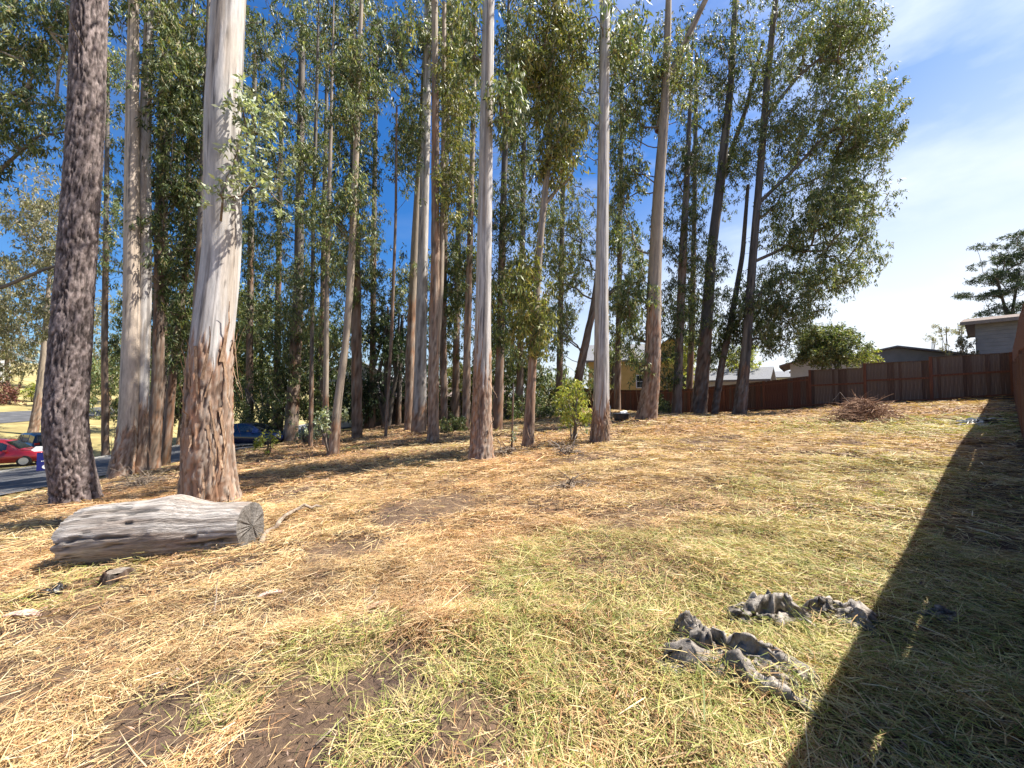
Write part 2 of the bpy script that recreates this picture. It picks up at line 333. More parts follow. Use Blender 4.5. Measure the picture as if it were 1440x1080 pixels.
def blades(n, r0, r1, L, W, seg, lift, seed, upright=.0, lens=(1.0,), kind='straw'):
    g = np.random.default_rng(seed)
    r = np.sqrt(g.uniform(r0 * r0, r1 * r1, n)) if kind != 'inv' else g.uniform(r0, r1, n)
    a = g.uniform(math.radians(-62), math.radians(62), n)
    x, y = r * np.sin(a), r * np.cos(a) - .7; back = field(US, x, y)
    green = field(UG, x, y, .5); patch = fbm(x * .9, y * .9, 0, 4, 41); green = np.clip(green + .9 * (patch - .62), 0, 1)
    keep = allowed(x, y) & (g.random(n) > back * .96) & (g.random(n) > np.clip((.42 - patch) * 3.5, 0, .7))
    x, y, green, r = x[keep], y[keep], green[keep], r[keep]; n = len(x)
    isg = g.random(n) < green * .72
    # mown rows give the straw a locally common lie
    base = 2.4 * math.pi * (fbm(x * .45, y * .45, 0, 2, 51)) + .8
    hd = base + g.normal(0, 1.0, n); flip = g.random(n) < .5; hd = np.where(flip, hd + math.pi, hd)
    ln = L * g.uniform(.35, 1.25, n) * np.where(isg, .85, 1); wd = W * g.uniform(.6, 1.4, n)
    el = np.abs(g.normal(0, .16, n)) + np.where(isg, np.abs(g.normal(.0, .38, n)), 0) + upright
    clump = np.clip(fbm(x * 2.6, y * 2.6, 0, 3, 61) - .42, 0, 1) * .34
    z0 = gz(x, y) + g.uniform(.0, 1, n) ** 1.6 * lift + clump * g.random(n)
    D = np.stack([np.cos(hd), np.sin(hd)], 1); S = np.stack([-D[:, 1], D[:, 0]], 1)
    roll = g.normal(0, .55, n); bend = g.normal(0, .35, n); droop = g.uniform(.5, 1.3, n)
    V = np.empty((n, seg + 1, 2, 3))
    for k in range(seg + 1):
        t = k / seg; off = bend * t * t * ln * .5
        px = x + D[:, 0] * ln * t + S[:, 0] * off; py = y + D[:, 1] * ln * t + S[:, 1] * off
        pz = z0 + np.sin(el) * ln * t * (1 - .55 * droop * t)
        pz = np.maximum(pz, gz(px, py) + .002)
        w = wd * (1 - .75 * t ** 2) * .5
        for q, sg in ((0, -1), (1, 1)):
            V[:, k, q, 0] = px + sg * S[:, 0] * w * np.cos(roll); V[:, k, q, 1] = py + sg * S[:, 1] * w * np.cos(roll); V[:, k, q, 2] = pz + sg * w * np.sin(roll)
    b = np.arange(n)[:, None, None] * (seg + 1) * 2; k = np.arange(seg)[None, :, None] * 2
    F = (b + k + np.array([0, 1, 3, 2])[None, None, :]).reshape(-1, 4)
    straw = np.array([(.69, .485, .25), (.77, .605, .375), (.57, .35, .165), (.65, .435, .22), (.47, .255, .115), (.74, .56, .27), (.34, .195, .10)])
    grn = np.array([(.38, .38, .10), (.25, .29, .065), (.50, .46, .16), (.17, .21, .05), (.56, .49, .20), (.60, .49, .24)])
    ci = g.integers(0, len(straw), n); C = straw[ci]
    warm = fbm(x * .33, y * .33, 3.3, 3, 71)[:, None]; C = C * (1 + (warm - .5) * np.array([.20, -.25, -.35]))
    thatch_hollow = sstep(.52, .72, fbm(x * 2.7, y * 2.7, 1.7, 3, 72))[:, None]; C = C + (np.array((.26, .145, .07)) - C) * thatch_hollow * .6  # brown aged thatch, with shaded hollows between clumps put into the colour
    C = np.where(isg[:, None], grn[g.integers(0, len(grn), n)], C) * g.uniform(.75, 1.12, n)[:, None]
    C = np.repeat(C[:, None, :], (seg + 1) * 2, 1).reshape(-1, 3)
    return V.reshape(-1, 3), F, C
def add_blades(name, label, sets, mat):
    Vs, Fs, Cs, o = [], [], [], 0
    for s in sets:
        V, F, C = blades(**s); Vs.append(V); Fs.append(F + o); Cs.append(C); o += len(V)
    me = mesh_np(name, np.concatenate(Vs), np.concatenate(Fs), np.concatenate(Cs))
    return tag(link(name, me, mat), label, 'grass', kind='stuff')
add_blades('dry_grass', 'mown dry golden and greenish grass lying over the lot', [
    dict(n=88000, r0=1.4, r1=3.5, L=.125, W=.0036, seg=2, lift=.05, seed=1), dict(n=3000, r0=1.4, r1=5.2, L=.34, W=.0045, seg=3, lift=.07, seed=11),
    dict(n=98000, r0=3.4, r1=5.4, L=.14, W=.0046, seg=1, lift=.055, seed=12),
    dict(n=100000, r0=5.2, r1=9.0, L=.19, W=.0074, seg=1, lift=.06, seed=2),
    dict(n=88000, r0=8.6, r1=15., L=.27, W=.013, seg=1, lift=.06, seed=3),
    dict(n=76000, r0=14., r1=33., L=.36, W=.025, seg=1, lift=.06, seed=4)], M['straw'])
def litter(n, seed):
    g = np.random.default_rng(seed)
    x = g.uniform(-14, 17, n); y = g.uniform(6.5, 32, n); d = fbm(x * .5, y * .5, 0, 3, 81)
    w = sstep(8.5, 12.5, y - .15 * np.abs(x)) * sstep(.35, .6, d) + .06
    k = (g.random(n) < w) & allowed(x, y); x, y = x[k], y[k]; n = len(x)
    h = g.uniform(0, 2 * math.pi, n); L = g.uniform(.10, .22, n); W = L * g.uniform(.14, .24, n); z = gz(x, y) + g.uniform(.01, .09, n); t = g.normal(0, .25, n)
    D = np.stack([np.cos(h), np.sin(h), t], 1); S = np.stack([-np.sin(h), np.cos(h), g.normal(0, .4, n)], 1); P = np.stack([x, y, z], 1)
    V = np.stack([P, P + D * (L * .45)[:, None] + S * (W / 2)[:, None], P + D * L[:, None], P + D * (L * .45)[:, None] - S * (W / 2)[:, None]], 1)
    pal = np.array([(.27, .13, .07), (.20, .11, .065), (.34, .20, .11), (.14, .085, .06), (.38, .27, .17)]); C = pal[g.integers(0, 5, n)] * g.uniform(.7, 1.2, n)[:, None]
    me = mesh_np('leaf_litter', V.reshape(-1, 3), np.arange(4 * n).reshape(-1, 4), np.repeat(C, 4, 0))
    tag(link('leaf_litter', me, M['litter']), 'reddish brown fallen gum leaves under the trees', 'leaf litter', kind='stuff')
litter(90000, 5)
def chips(n, seed):
    g = np.random.default_rng(seed); r = g.uniform(1.1, 16, n); a = g.uniform(-1.07, 1.07, n); x, y = r * np.sin(a), r * np.cos(a); k = allowed(x, y); x, y, r = x[k], y[k], r[k]; n = len(x)
    h = g.uniform(0, 2 * math.pi, n); L = g.uniform(.008, .035, n) * (.7 + r * .18); W = L * g.uniform(.10, .32, n); z = gz(x, y) + g.uniform(.02, .075, n); t = g.normal(0, .3, n)
    D = np.stack([np.cos(h), np.sin(h), t], 1); S = np.stack([-np.sin(h), np.cos(h), g.normal(0, .4, n)], 1); P = np.stack([x, y, z], 1)
    V = np.stack([P, P + D * (L * .5)[:, None] + S * (W / 2)[:, None], P + D * L[:, None], P + D * (L * .45)[:, None] - S * (W / 2)[:, None]], 1)
    pal = np.array([(.16, .09, .055), (.11, .07, .05), (.24, .15, .10), (.08, .055, .045), (.32, .22, .16)]); C = pal[g.integers(0, 5, n)] * g.uniform(.7, 1.2, n)[:, None]
    me = mesh_np('bark_chips', V.reshape(-1, 3), np.arange(4 * n).reshape(-1, 4), np.repeat(C, 4, 0))
    tag(link('bark_chips', me, M['litter']), 'dark bark chips and crumbs strewn through the straw', 'bark chips', kind='stuff')
chips(26000, 6)

# ================================================================ TREES
PAL = {
 'gum':   [(.075, .105, .038), (.12, .155, .058), (.055, .080, .030), (.19, .205, .075), (.14, .155, .080), (.22, .18, .085), (.095, .13, .062), (.27, .28, .15)],  # last, palest tone paints sun highlights into the leaf colour
 'dark':  [(.038, .058, .022), (.060, .085, .030), (.09, .115, .042), (.032, .048, .020), (.13, .145, .055), (.14, .12, .055)],
 'warm':  [(.15, .165, .048), (.21, .21, .06), (.10, .125, .042), (.28, .26, .085), (.07, .09, .03), (.24, .19, .08)],
 'pale':  [(.22, .255, .18), (.30, .325, .235), (.15, .19, .12), (.34, .355, .24), (.26, .27, .14)],
 'haze':  [(.14, .14, .09), (.20, .19, .11), (.10, .11, .06), (.25, .22, .12), (.17, .14, .10)],
 'lime':  [(.22, .25, .045), (.30, .30, .06), (.14, .18, .035), (.34, .31, .08)],
 'maroon': [(.12, .045, .04), (.17, .07, .055), (.09, .05, .035)],
 'cypress': [(.025, .042, .022), (.038, .055, .028), (.05, .07, .035)],
}
def leaves(Cn, Rr, per, L, W, pal, g, hang=1.0, flat=1.0):
    # every clump is a handful of tight drooping sprays with gaps between them
    ns = max(3, per // 11); n = len(Cn) * per
    u = g.normal(0, 1, (len(Cn), ns, 3)); u /= np.linalg.norm(u, axis=2)[..., None]
    S0 = Cn[:, None, :] + u * (Rr[:, None] * g.random((len(Cn), ns)) ** .4)[..., None] * np.array([1, 1, 1.1 * flat])
    pick = g.integers(0, ns, (len(Cn), per)); c = np.take_along_axis(S0, pick[..., None], 1).reshape(-1, 3)
    P = c + g.normal(0, 1, (n, 3)) * np.array([.42, .42, .60 * flat]) * L * .62 + np.array([0, 0, .25 * L * hang])
    ax = g.normal(0, .55, (n, 3)); ax[:, 2] -= hang; ax /= np.linalg.norm(ax, axis=1)[:, None]
    s = np.cross(ax, g.normal(0, 1, (n, 3))); s /= np.linalg.norm(s, axis=1)[:, None] + 1e-9; nn = np.cross(ax, s)
    l = L * g.uniform(.6, 1.25, n); w = W * g.uniform(.7, 1.25, n)
    bend = (g.normal(0, .10, n) * l)[:, None] * nn
    V = np.stack([P, P + ax * (l * .42)[:, None] + s * (w / 2)[:, None] + bend, P + ax * l[:, None], P + ax * (l * .42)[:, None] - s * (w / 2)[:, None] + bend], 1)
    pal = np.array(PAL[pal]) * 1.32; tone = np.repeat(g.uniform(.7, 1.3, len(Cn)), per)
    C = pal[g.integers(0, len(pal), n)] * (tone * g.uniform(.75, 1.25, n))[:, None]
    return V.reshape(-1, 3), np.arange(4 * n).reshape(-1, 4), np.repeat(C, 4, 0)
def skeleton(trunkP, clumps, g, rmin=.008, k=.011):
    """joins every leaf clump to the nearest lower node, so limbs fork on their way out"""
    order = np.argsort([np.min(np.linalg.norm(trunkP - c, axis=1)) for c in clumps])
    nodes = [p for p in trunkP]; par = [-1] * len(nodes); nt = len(nodes); w = [0] * nt
    for i in order:
        c = clumps[i]; Np = np.array(nodes); d = Np - c; dist = np.linalg.norm(d, axis=1); hor = np.hypot(d[:, 0], d[:, 1])
        cost = dist + 1.6 * np.maximum(0, d[:, 2] + .45 * hor); cost[nt:] *= .92
        j = int(np.argmin(cost)); nodes.append(c); par.append(j); w.append(1)
    for i in range(len(nodes) - 1, nt - 1, -1):
        if par[i] >= nt: w[par[i]] += w[i]
    comp = {}; out = {}
    for i in range(nt, len(nodes)):
        comp[i] = i if par[i] < nt else comp[par[i]]
        a, b = nodes[par[i]], nodes[i]; ln = np.linalg.norm(b - a)
        r1 = max(rmin, k * w[i] ** .5); r0 = max(rmin, k * (w[par[i]] if par[i] >= nt else w[i] * 1.3) ** .5); r0 = min(r0, r1 * 1.7)
        m = (a + b) / 2 + g.normal(0, .07 * ln, 3) + np.array([0, 0, -.06 * ln]); q = (a + m) / 2 + g.normal(0, .03 * ln, 3)
        V, F = tube(np.array([a, q, m, b]), np.array([r0, r0 * .9, (r0 + r1) / 2, r1 * .8]), 5 if r0 > .04 else 3)
        L = out.setdefault(comp[i], [[], [], 0]); L[0].append(V); L[1].append(F + L[2]); L[2] += len(V)
    return [(np.concatenate(L[0]), np.concatenate(L[1])) for L in out.values()]
WHITE = np.array((.53, .495, .46)); TAN = np.array((.43, .345, .26)); GREY = np.array((.27, .235, .21)); BROWN = np.array((.20, .125, .085)); RUST = np.array((.36, .18, .095))
def trunk_mesh(P, R, sides, rows, bark, brown_z, seed, flare=.35, hi=1.0):
    """P path (world, relative to base), R radii; returns V, F, colour"""
    d = np.r_[0, np.cumsum(np.linalg.norm(np.diff(P, axis=0), axis=1))]
    t = d[-1] * np.linspace(0, 1, rows) ** 1.35
    tt = np.linspace(0, d[-1], 400); Q = np.stack([np.interp(tt, d, P[:, k]) for k in range(3)], 1); ker = np.hanning(41); ker /= ker.sum()
    for k in range(3):
        pad = np.concatenate([2 * Q[0, k] - Q[20:0:-1, k], Q[:, k], 2 * Q[-1, k] - Q[-2:-22:-1, k]]); Q[:, k] = np.convolve(pad, ker, 'valid')
    C = np.stack([np.interp(t, tt, Q[:, k]) for k in range(3)], 1); r = np.interp(t, d, R)
    th = np.arange(sides) * 2 * math.pi / sides; TH, Z = np.meshgrid(th, t); RR = np.repeat(r[:, None], sides, 1)
    cx, sy = np.cos(TH), np.sin(TH); s = seed * 13.7
    kf = 3 + seed % 3
    RR = RR * (1 + flare * np.exp(-Z / (.9 * R[0] + .12)) * (1 + .35 * np.cos(kf * TH + seed)))
    rad0 = np.maximum(R[0], .08)
    if bark == 'pine':
        gfreq = 13.0
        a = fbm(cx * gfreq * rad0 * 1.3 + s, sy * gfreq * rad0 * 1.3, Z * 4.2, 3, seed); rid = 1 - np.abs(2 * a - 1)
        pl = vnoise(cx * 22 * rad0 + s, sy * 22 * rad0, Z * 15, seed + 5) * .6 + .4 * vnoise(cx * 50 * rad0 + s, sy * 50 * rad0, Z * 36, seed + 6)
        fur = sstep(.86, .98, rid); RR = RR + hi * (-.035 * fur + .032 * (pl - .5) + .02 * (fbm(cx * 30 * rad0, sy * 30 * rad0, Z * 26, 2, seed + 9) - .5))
        base = np.array((.12, .088, .08)); flake_col = np.array((.36, .29, .265)); col = base + (flake_col - base) * sstep(.25, .75, pl)[..., None]  # bark plates run from dark brown to naturally paler flakes
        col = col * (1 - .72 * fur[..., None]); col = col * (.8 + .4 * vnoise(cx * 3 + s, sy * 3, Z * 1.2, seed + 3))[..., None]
    else:
        st = fbm(cx * 3.2 + s, sy * 3.2, Z * .28, 4, seed); st2 = fbm(cx * 7 + s, sy * 7, Z * .8, 4, seed + 2); pat = fbm(cx * 1.6 + s, sy * 1.6, Z * .45, 4, seed + 4)
        jag = (fbm(cx * 2.6 + s, sy * 2.6, Z * .12, 3, seed + 6) - .5) * 2.6 + (vnoise(cx * 9, sy * 9, Z * .5, seed + 7) - .5) * .9
        low = 1 - sstep(-.08, .10, Z - brown_z - jag * min(1.0, brown_z * .45 + .2))
        strip = sstep(.58, .64, st) * (bark != 'white') + (sstep(.56, .60, st) * .75 + .25 * sstep(.5, .56, st2)) * (bark == 'white')
        sm = WHITE * 1.0 if bark == 'white' else np.array((.52, .425, .34)) if bark == 'cream' else (TAN * .82 if bark == 'tan' else GREY * .62)
        colS = sm + (GREY * .8 - sm) * (.85 * strip)[..., None]; colS = colS + (TAN - colS) * (sstep(.5, .62, pat) * .55)[..., None]
        fu = fbm(cx * 5.5 + s, sy * 5.5, Z * .22, 3, seed + 21); fur2 = sstep(.93, .985, 1 - np.abs(2 * fu - 1)) * sstep(.45, .6, fbm(cx * 2 + s, sy * 2, Z * .5, 2, seed + 23)); colS = colS * (1 - .6 * fur2)[..., None]
        kn = vnoise(cx * 5 + s, sy * 5, Z * 2.3, seed + 27); colS = colS * (1 - .55 * sstep(.90, .96, kn))[..., None]
        sh = fbm(cx * 15 * max(.35, rad0) + s, sy * 15 * max(.35, rad0), Z * 1.5, 4, seed + 8); fl = fbm(cx * 24 * max(.3, rad0) + s, sy * 24 * max(.3, rad0), Z * 13.0, 3, seed + 15); rid = 1 - np.abs(2 * sh - 1)
        colB = BROWN * 1.15 + (RUST - BROWN) * sstep(.45, .7, pat)[..., None] + (np.array((.36, .28, .215)) - BROWN) * (sstep(.35, .75, st2) * .8)[..., None]
        colB = colB + (np.array((.41, .335, .27)) - colB) * (.85 * sstep(.5, .66, fl))[..., None]; colB = colB * (1 - .55 * sstep(.88, .98, rid))[..., None]
        edge = np.exp(-((Z - brown_z - jag * min(1.0, brown_z * .45 + .2)) / .22) ** 2)
        colB = colB + (RUST * 1.1 - colB) * (edge * .6)[..., None]
        col = (colS * (1 - low[..., None]) + colB * low[..., None]) * (.68 if bark == 'grey' else 1.0)
        amp = np.minimum(RR * .13, .034) * hi
        RR = RR + low * amp * (.3 - .7 * sstep(.84, .98, rid) + .4 * (st2 - .5) + .55 * (sstep(.42, .62, fl) - .5)) + (1 - low) * (st - .5) * RR * .07 - (1 - low) * strip * .006
        RR = RR * (1 + .06 * (fbm(cx * .9 + s, sy * .9, Z * .35, 2, seed + 11) - .5) * 2)
    T = np.gradient(C, axis=0); T /= np.linalg.norm(T, axis=1)[:, None]; A = np.cross(np.array([0, 1., 0]), T); A /= np.linalg.norm(A, axis=1)[:, None]; B = np.cross(T, A)
    V = C[:, None, :] + RR[..., None] * (cx[..., None] * A[:, None, :] + sy[..., None] * B[:, None, :])
    i = np.arange(rows - 1)[:, None] * sides; j = np.arange(sides)[None, :]; jn = (j + 1) % sides
    F = np.stack([i + j, i + jn, i + sides + jn, i + sides + j], -1).reshape(-1, 4)
    return V.reshape(-1, 3), F, col.reshape(-1, 3), C, r
def strips(C, r, zlo, zhi, n, g, out=.25, wid=.05):
    """long ribbons of shed bark, fast at one end and curling away at the other"""
    res = []
    for _ in range(n):
        mb = MB(); z = g.uniform(zlo, zhi); i = int(np.argmin(np.abs(C[:, 2] - z))); th = g.uniform(0, 2 * math.pi); L = g.uniform(.35, 1.3); up = g.random() < .35
        rad = np.array([math.cos(th), math.sin(th), 0]); tn = np.array([-rad[1], rad[0], 0]); w = wid * g.uniform(.4, 1.3); V = []
        for k in range(7):
            t = k / 6; o_ = out * g.uniform(.4, 1) * t * t; zz = L * t * (1 if up else -1) * (1 - .3 * t * (out > .3))
            p = C[i] + rad * (r[i] * 1.02 + .004 + o_) + np.array([0, 0, zz]) + tn * .06 * math.sin(3 * t + th)
            ww = w * (1 - .8 * t) / 2
            for q in (-1, 1): V.append(p + tn * q * ww + rad * abs(q) * ww * .3)
        mb.add(V, [(2 * k, 2 * k + 1, 2 * k + 3, 2 * k + 2) for k in range(6)]); res.append(mb)
    return res
_seed = [100]
def tree(name, label, pts, crown=(), bark='white', brown_y=None, Y=None, top=24.0, pal='gum', leaf=(.22, .049), per=92, crad=(.36, .70), stems=(),
         sides=14, rows=60, strip=0, group='gum trees of the grove', top_clumps=14, flare=.13, hi=1.0, limb='limb', hang=1.0, flat=1.0, cat='tree', depth=1.0, wide=1.0):
    _seed[0] += 1; sd = _seed[0]; g = np.random.default_rng(sd)
    if Y is None: b = hit(pts[0][0], pts[0][1])
    else: b = at(pts[0][0], pts[0][1], Y); b[2] = gzf(b[0], b[1])
    Yb = b[1]; root = empty(name, b, label, cat, group)
    def conv(pl):
        W = [at(p[0], p[1], Yb) for p in pl]; Rr = []
        for p in pl:
            th = math.atan((p[0] - 720) / FPX); Rr.append(p[2] / 2 / FPX * Yb * math.cos(th) * wide)
        return np.array(W) - b, np.array(Rr)
    P, R = conv(pts); P[0] = (0, 0, -.12)
    yy = np.cumsum(g.normal(0, .10, len(P))); yy[0] = 0; P[1:, 1] += yy[1:]
    if top > P[-1, 2] + .5:
        dv = P[-1] - P[-2]; dv = dv / max(dv[2], .1); n = max(2, int((top - P[-1, 2]) / 3)); zs = np.linspace(P[-1, 2], top, n + 1)[1:]
        ex = np.stack([P[-1] + dv * (z - P[-1, 2]) * .8 + np.array([0, 0, .2 * (z - P[-1, 2])]) for z in zs]); ex[:, 2] = zs
        P = np.concatenate([P, ex]); R = np.concatenate([R, np.linspace(R[-1], .03, n + 1)[1:]])
    bz = .6 if brown_y is None else max(.2, at(pts[0][0], brown_y, Yb)[2] - b[2])
    V, F, C, CP, CR = trunk_mesh(P, R, sides, rows, bark, bz, sd, flare, hi)
    link('trunk', mesh_np('trunk', V, F, C, smooth=True), M['pine_bark'] if bark == 'pine' else M['bark'], root)
    nodes = [p for p, q in zip(CP, CR) if p[2] > .25 * min(top, 10)] or [CP[-1]]
    for s in stems:
        SP, SR = conv(s); SP[1:, 1] += np.cumsum(g.normal(0, .15, len(SP) - 1)); V, F, C, c2, r2 = trunk_mesh(SP, SR, 10, 24, bark, .01, sd + 50, 0, .6)
        link('limb', mesh_np('limb', V, F, C, smooth=True), M['bark'], root); nodes += [p for p in c2[4:]]
    cl = []
    for (ex, ey, rx, ry, n) in crown:
        c0 = at(ex, ey, Yb) - b; ax = rx / FPX * Yb; az = ry / FPX * Yb
        u = g.normal(0, 1, (n, 3)); u /= np.linalg.norm(u, axis=1)[:, None]; u *= (g.random(n) ** .40)[:, None]
        cl.append(c0 + u * np.array([ax, min(max(ax * 1.15, 1.0), 3.2) * depth, az]))
    cl = np.concatenate(cl) if cl else np.zeros((0, 3))
    lowz = gz(cl[:, 0] + b[0], cl[:, 1] + b[1]) - b[2] + .15 if len(cl) else 0
    if len(cl): cl[:, 2] = np.maximum(cl[:, 2], lowz)
    nv = len(cl); big = np.zeros((0, 3))
    if top_clumps:
        z = g.uniform(max(Yb * 1.0 + 1.5, top * .55), top, top_clumps) if top > Yb + 3 else g.uniform(top * .75, top, top_clumps)
        k = [int(np.argmin(np.abs(CP[:, 2] - q))) for q in z]; a = g.uniform(0, 6.283, top_clumps); q = g.uniform(.4, 2.6, top_clumps)
        big = CP[k] + np.stack([np.cos(a) * q, np.sin(a) * q, g.uniform(.2, 1.2, top_clumps)], 1)
    allc = np.concatenate([cl, big])
    if len(allc):
        for V, F in skeleton(np.array(nodes), allc, g): link('limb', mesh_np('limb', V, F, smooth=True), M[limb], root)
        parts = []
        if nv: parts.append(leaves(cl, g.uniform(*crad, nv), per, leaf[0], leaf[1], pal, g, hang, flat))
        if len(big): parts.append(leaves(big, g.uniform(.7, 1.1, len(big)), 56, max(.3, leaf[0]), .075, pal, g, hang))
        o = 0; Vs, Fs, Cs = [], [], []
        for v, f, c in parts: Vs.append(v); Fs.append(f + o); Cs.append(c); o += len(v)
        link('crown', mesh_np('crown', np.concatenate(Vs), np.concatenate(Fs), np.concatenate(Cs)), M['leaf'], root)
    for q in (strips(CP, CR, .5, max(1.2, bz * 1.15), strip, g, .22, .06 * max(.6, R[0] / .4)) if strip else ()): q.build('bark_strip', M['strip'], root)
    return root

# --- the row of trunks, from the street towards the side fence
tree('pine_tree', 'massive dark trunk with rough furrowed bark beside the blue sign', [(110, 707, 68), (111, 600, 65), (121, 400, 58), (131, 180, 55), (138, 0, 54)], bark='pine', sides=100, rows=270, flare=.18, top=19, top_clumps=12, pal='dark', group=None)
tree('gum_tree', 'thick tan gum trunk with grey fibrous base directly behind the dark furrowed trunk', [(168, 672, 38), (168, 610, 31), (170, 450, 27), (175, 250, 24), (179, 80, 20)], [(160, 10, 40, 40, 10)], 'cream', 610, sides=48, rows=150, strip=20, top=24)
tree('gum_tree', 'pale cream gum trunk rising beside the thick tan trunk', [(196, 655, 26), (199, 560, 24), (202, 400, 22), (206, 200, 19), (208, 40, 15)], [(246, 110, 36, 110, 56), (215, 10, 24, 30, 8)], 'white', 570, Y=14.2, sides=36, rows=110, strip=10)
tree('gum_tree', 'brown stringy-barked trunk wedged beside the pale cream trunk', [(215, 650, 22), (219, 520, 18), (222, 350, 15), (226, 150, 11)], [(250, 300, 46, 120, 70), (268, 130, 34, 110, 44)], 'grey', 300, Y=15.2, sides=28, rows=90, strip=16, pal='dark')
tree('gum_tree', 'slim dark leaning trunk between the brown stringy trunk and the big white gum', [(232, 640, 15), (240, 520, 13), (252, 380, 11), (258, 200, 8)], [(255, 430, 36, 90, 60), (262, 330, 30, 80, 34)], 'grey', 250, Y=16.5, sides=16, pal='dark', per=100)
tree('gum_tree', 'dark trunk half hidden behind the big white gum', [(266, 650, 17), (270, 520, 14), (276, 350, 12), (284, 150, 9)], [(270, 190, 34, 120, 46)], 'grey', 350, Y=14.5, sides=16, pal='dark')
tree('gum_tree', 'big white gum with brown peeling base standing behind the fallen log', [(300, 712, 76), (301, 640, 70), (305, 500, 63), (312, 350, 57), (319, 180, 53), (326, 0, 50)],
     [(360, 140, 12, 16, 4), (362, 185, 18, 20, 6), (372, 210, 20, 12, 3), (362, 250, 22, 22, 8), (378, 268, 12, 14, 3), (350, 296, 10, 10, 2)], 'white', 500, sides=100, rows=270, strip=60, top=23, top_clumps=10, pal='pale', leaf=(.12, .05), per=60, crad=(.22, .36), hang=.25, flare=.26)
tree('gum_tree', 'ivy-dark trunk clothed in leaves beside the blue sedan', [(408, 622, 21), (410, 540, 19), (414, 400, 15), (418, 200, 12), (420, 30, 9)], [(408, 500, 36, 80, 56), (396, 340, 48, 90, 62), (392, 180, 46, 90, 60), (400, 50, 58, 70, 60)], 'grey', 450, sides=18, pal='dark', leaf=(.26, .058))
tree('gum_tree', 'slender bare stem beside the ivy-dark trunk', [(437, 612, 7), (436, 480, 6), (438, 300, 6), (445, 100, 5)], [(436, 250, 30, 110, 36), (430, 420, 22, 60, 16)], 'grey', 500, Y=19.5, sides=10, leaf=(.26, .058))
tree('gum_tree', 'slim pale trunk with a bluish sprout of leaves near its base', [(468, 641, 18), (474, 570, 12), (484, 480, 10), (491, 380, 11), (500, 220, 9), (506, 60, 7)], [(490, 300, 34, 60, 30), (500, 130, 42, 100, 52)], 'tan', 585, sides=26, rows=90, strip=6)
tree('gum_tree', 'thin pale pole-like stem next to the slim pale trunk', [(457, 622, 9), (460, 540, 8), (461, 420, 7), (466, 250, 6)], [(462, 350, 26, 70, 24)], 'tan', 560, Y=19, sides=10)
tree('gum_tree', 'straight dark trunk carrying dense narrow foliage high up', [(502, 616, 15), (502, 500, 15), (500, 300, 13), (498, 150, 11), (497, 0, 9)], [(497, 70, 44, 90, 76), (496, 230, 38, 80, 52), (502, 380, 32, 70, 34)], 'grey', 300, Y=22, sides=18, pal='dark', leaf=(.26, .058))
tree('gum_tree', 'very thin black stem standing before the dark carport', [(542, 612, 5), (549, 470, 5), (555, 300, 4), (558, 150, 3)], [(560, 130, 22, 50, 10)], 'grey', 100, Y=21, sides=8, top=16, top_clumps=4)
tree('gum_tree', 'leaning reddish trunk left of the thick pale grey trunk', [(575, 606, 13), (577, 500, 12), (584, 350, 11), (592, 200, 9), (598, 60, 7)], [(566, 400, 24, 46, 18), (570, 215, 30, 60, 30)], 'tan', 420, Y=24.5, sides=16, leaf=(.28, .062))
tree('gum_tree', 'thick pale grey trunk paired with the double reddish trunk', [(589, 608, 21), (592, 500, 17), (597, 300, 14), (601, 120, 12), (602, 0, 10)], [(570, 80, 36, 70, 44), (615, 40, 36, 60, 36), (575, 190, 30, 50, 24)], 'white', 570, Y=22.5, sides=22, rows=80, leaf=(.26, .058))
tree('gum_tree', 'reddish brown double trunk standing before the thick pale grey trunk', [(609, 622, 16), (610, 520, 15), (612, 350, 12), (613, 150, 10), (612, 0, 9)], [(640, 130, 26, 100, 44), (636, 270, 22, 60, 24)], 'tan', 120, sides=26, rows=100, strip=12, stems=[[(611, 560, 8), (619, 400, 8), (622, 200, 7), (624, 0, 6)]], pal='warm')
tree('gum_tree', 'slim dark trunk just behind the reddish double trunk', [(625, 600, 10), (623, 480, 9), (626, 300, 8), (630, 100, 6)], [(640, 400, 22, 80, 40), (632, 40, 26, 50, 22)], 'grey', 300, Y=23, sides=12, leaf=(.28, .062), pal='dark')
tree('gum_tree', 'slim brown trunk immediately beside the straight grey and white gum', [(655, 606, 11), (657, 480, 10), (662, 300, 8), (668, 80, 6)], [(655, 110, 26, 110, 50), (655, 330, 18, 80, 26)], 'tan', 250, Y=21, sides=14, leaf=(.26, .058))
tree('gum_tree', 'straight grey and white gum with a wide brown shaggy base', [(676, 646, 34), (677, 590, 27), (679, 450, 23), (683, 250, 20), (687, 0, 17)], [(712, 150, 16, 60, 12), (660, 60, 16, 40, 7)], 'white', 500, sides=72, rows=260, strip=34, top=24)
tree('gum_tree', 'dark trunk draped in hanging foliage behind the grey and white gum', [(699, 606, 15), (703, 500, 12), (706, 350, 10), (712, 150, 8)], [(706, 430, 30, 80, 66), (715, 300, 32, 70, 48), (718, 110, 36, 100, 64)], 'grey', 350, Y=18.5, sides=14, pal='dark')
tree('gum_tree', 'forked slim trunk wrapped in hanging leaves between the two tall white gums', [(742, 630, 17), (747, 540, 12), (753, 430, 10.5), (760, 330, 9.5), (771, 230, 9), (780, 0, 6)], [(748, 450, 26, 44, 30), (735, 400, 24, 40, 20), (770, 90, 48, 100, 78), (785, 210, 36, 60, 34)], 'tan', 470, sides=30, rows=110, strip=12, pal='warm', stems=[[(764, 290, 6), (785, 262, 5), (806, 245, 3)]])
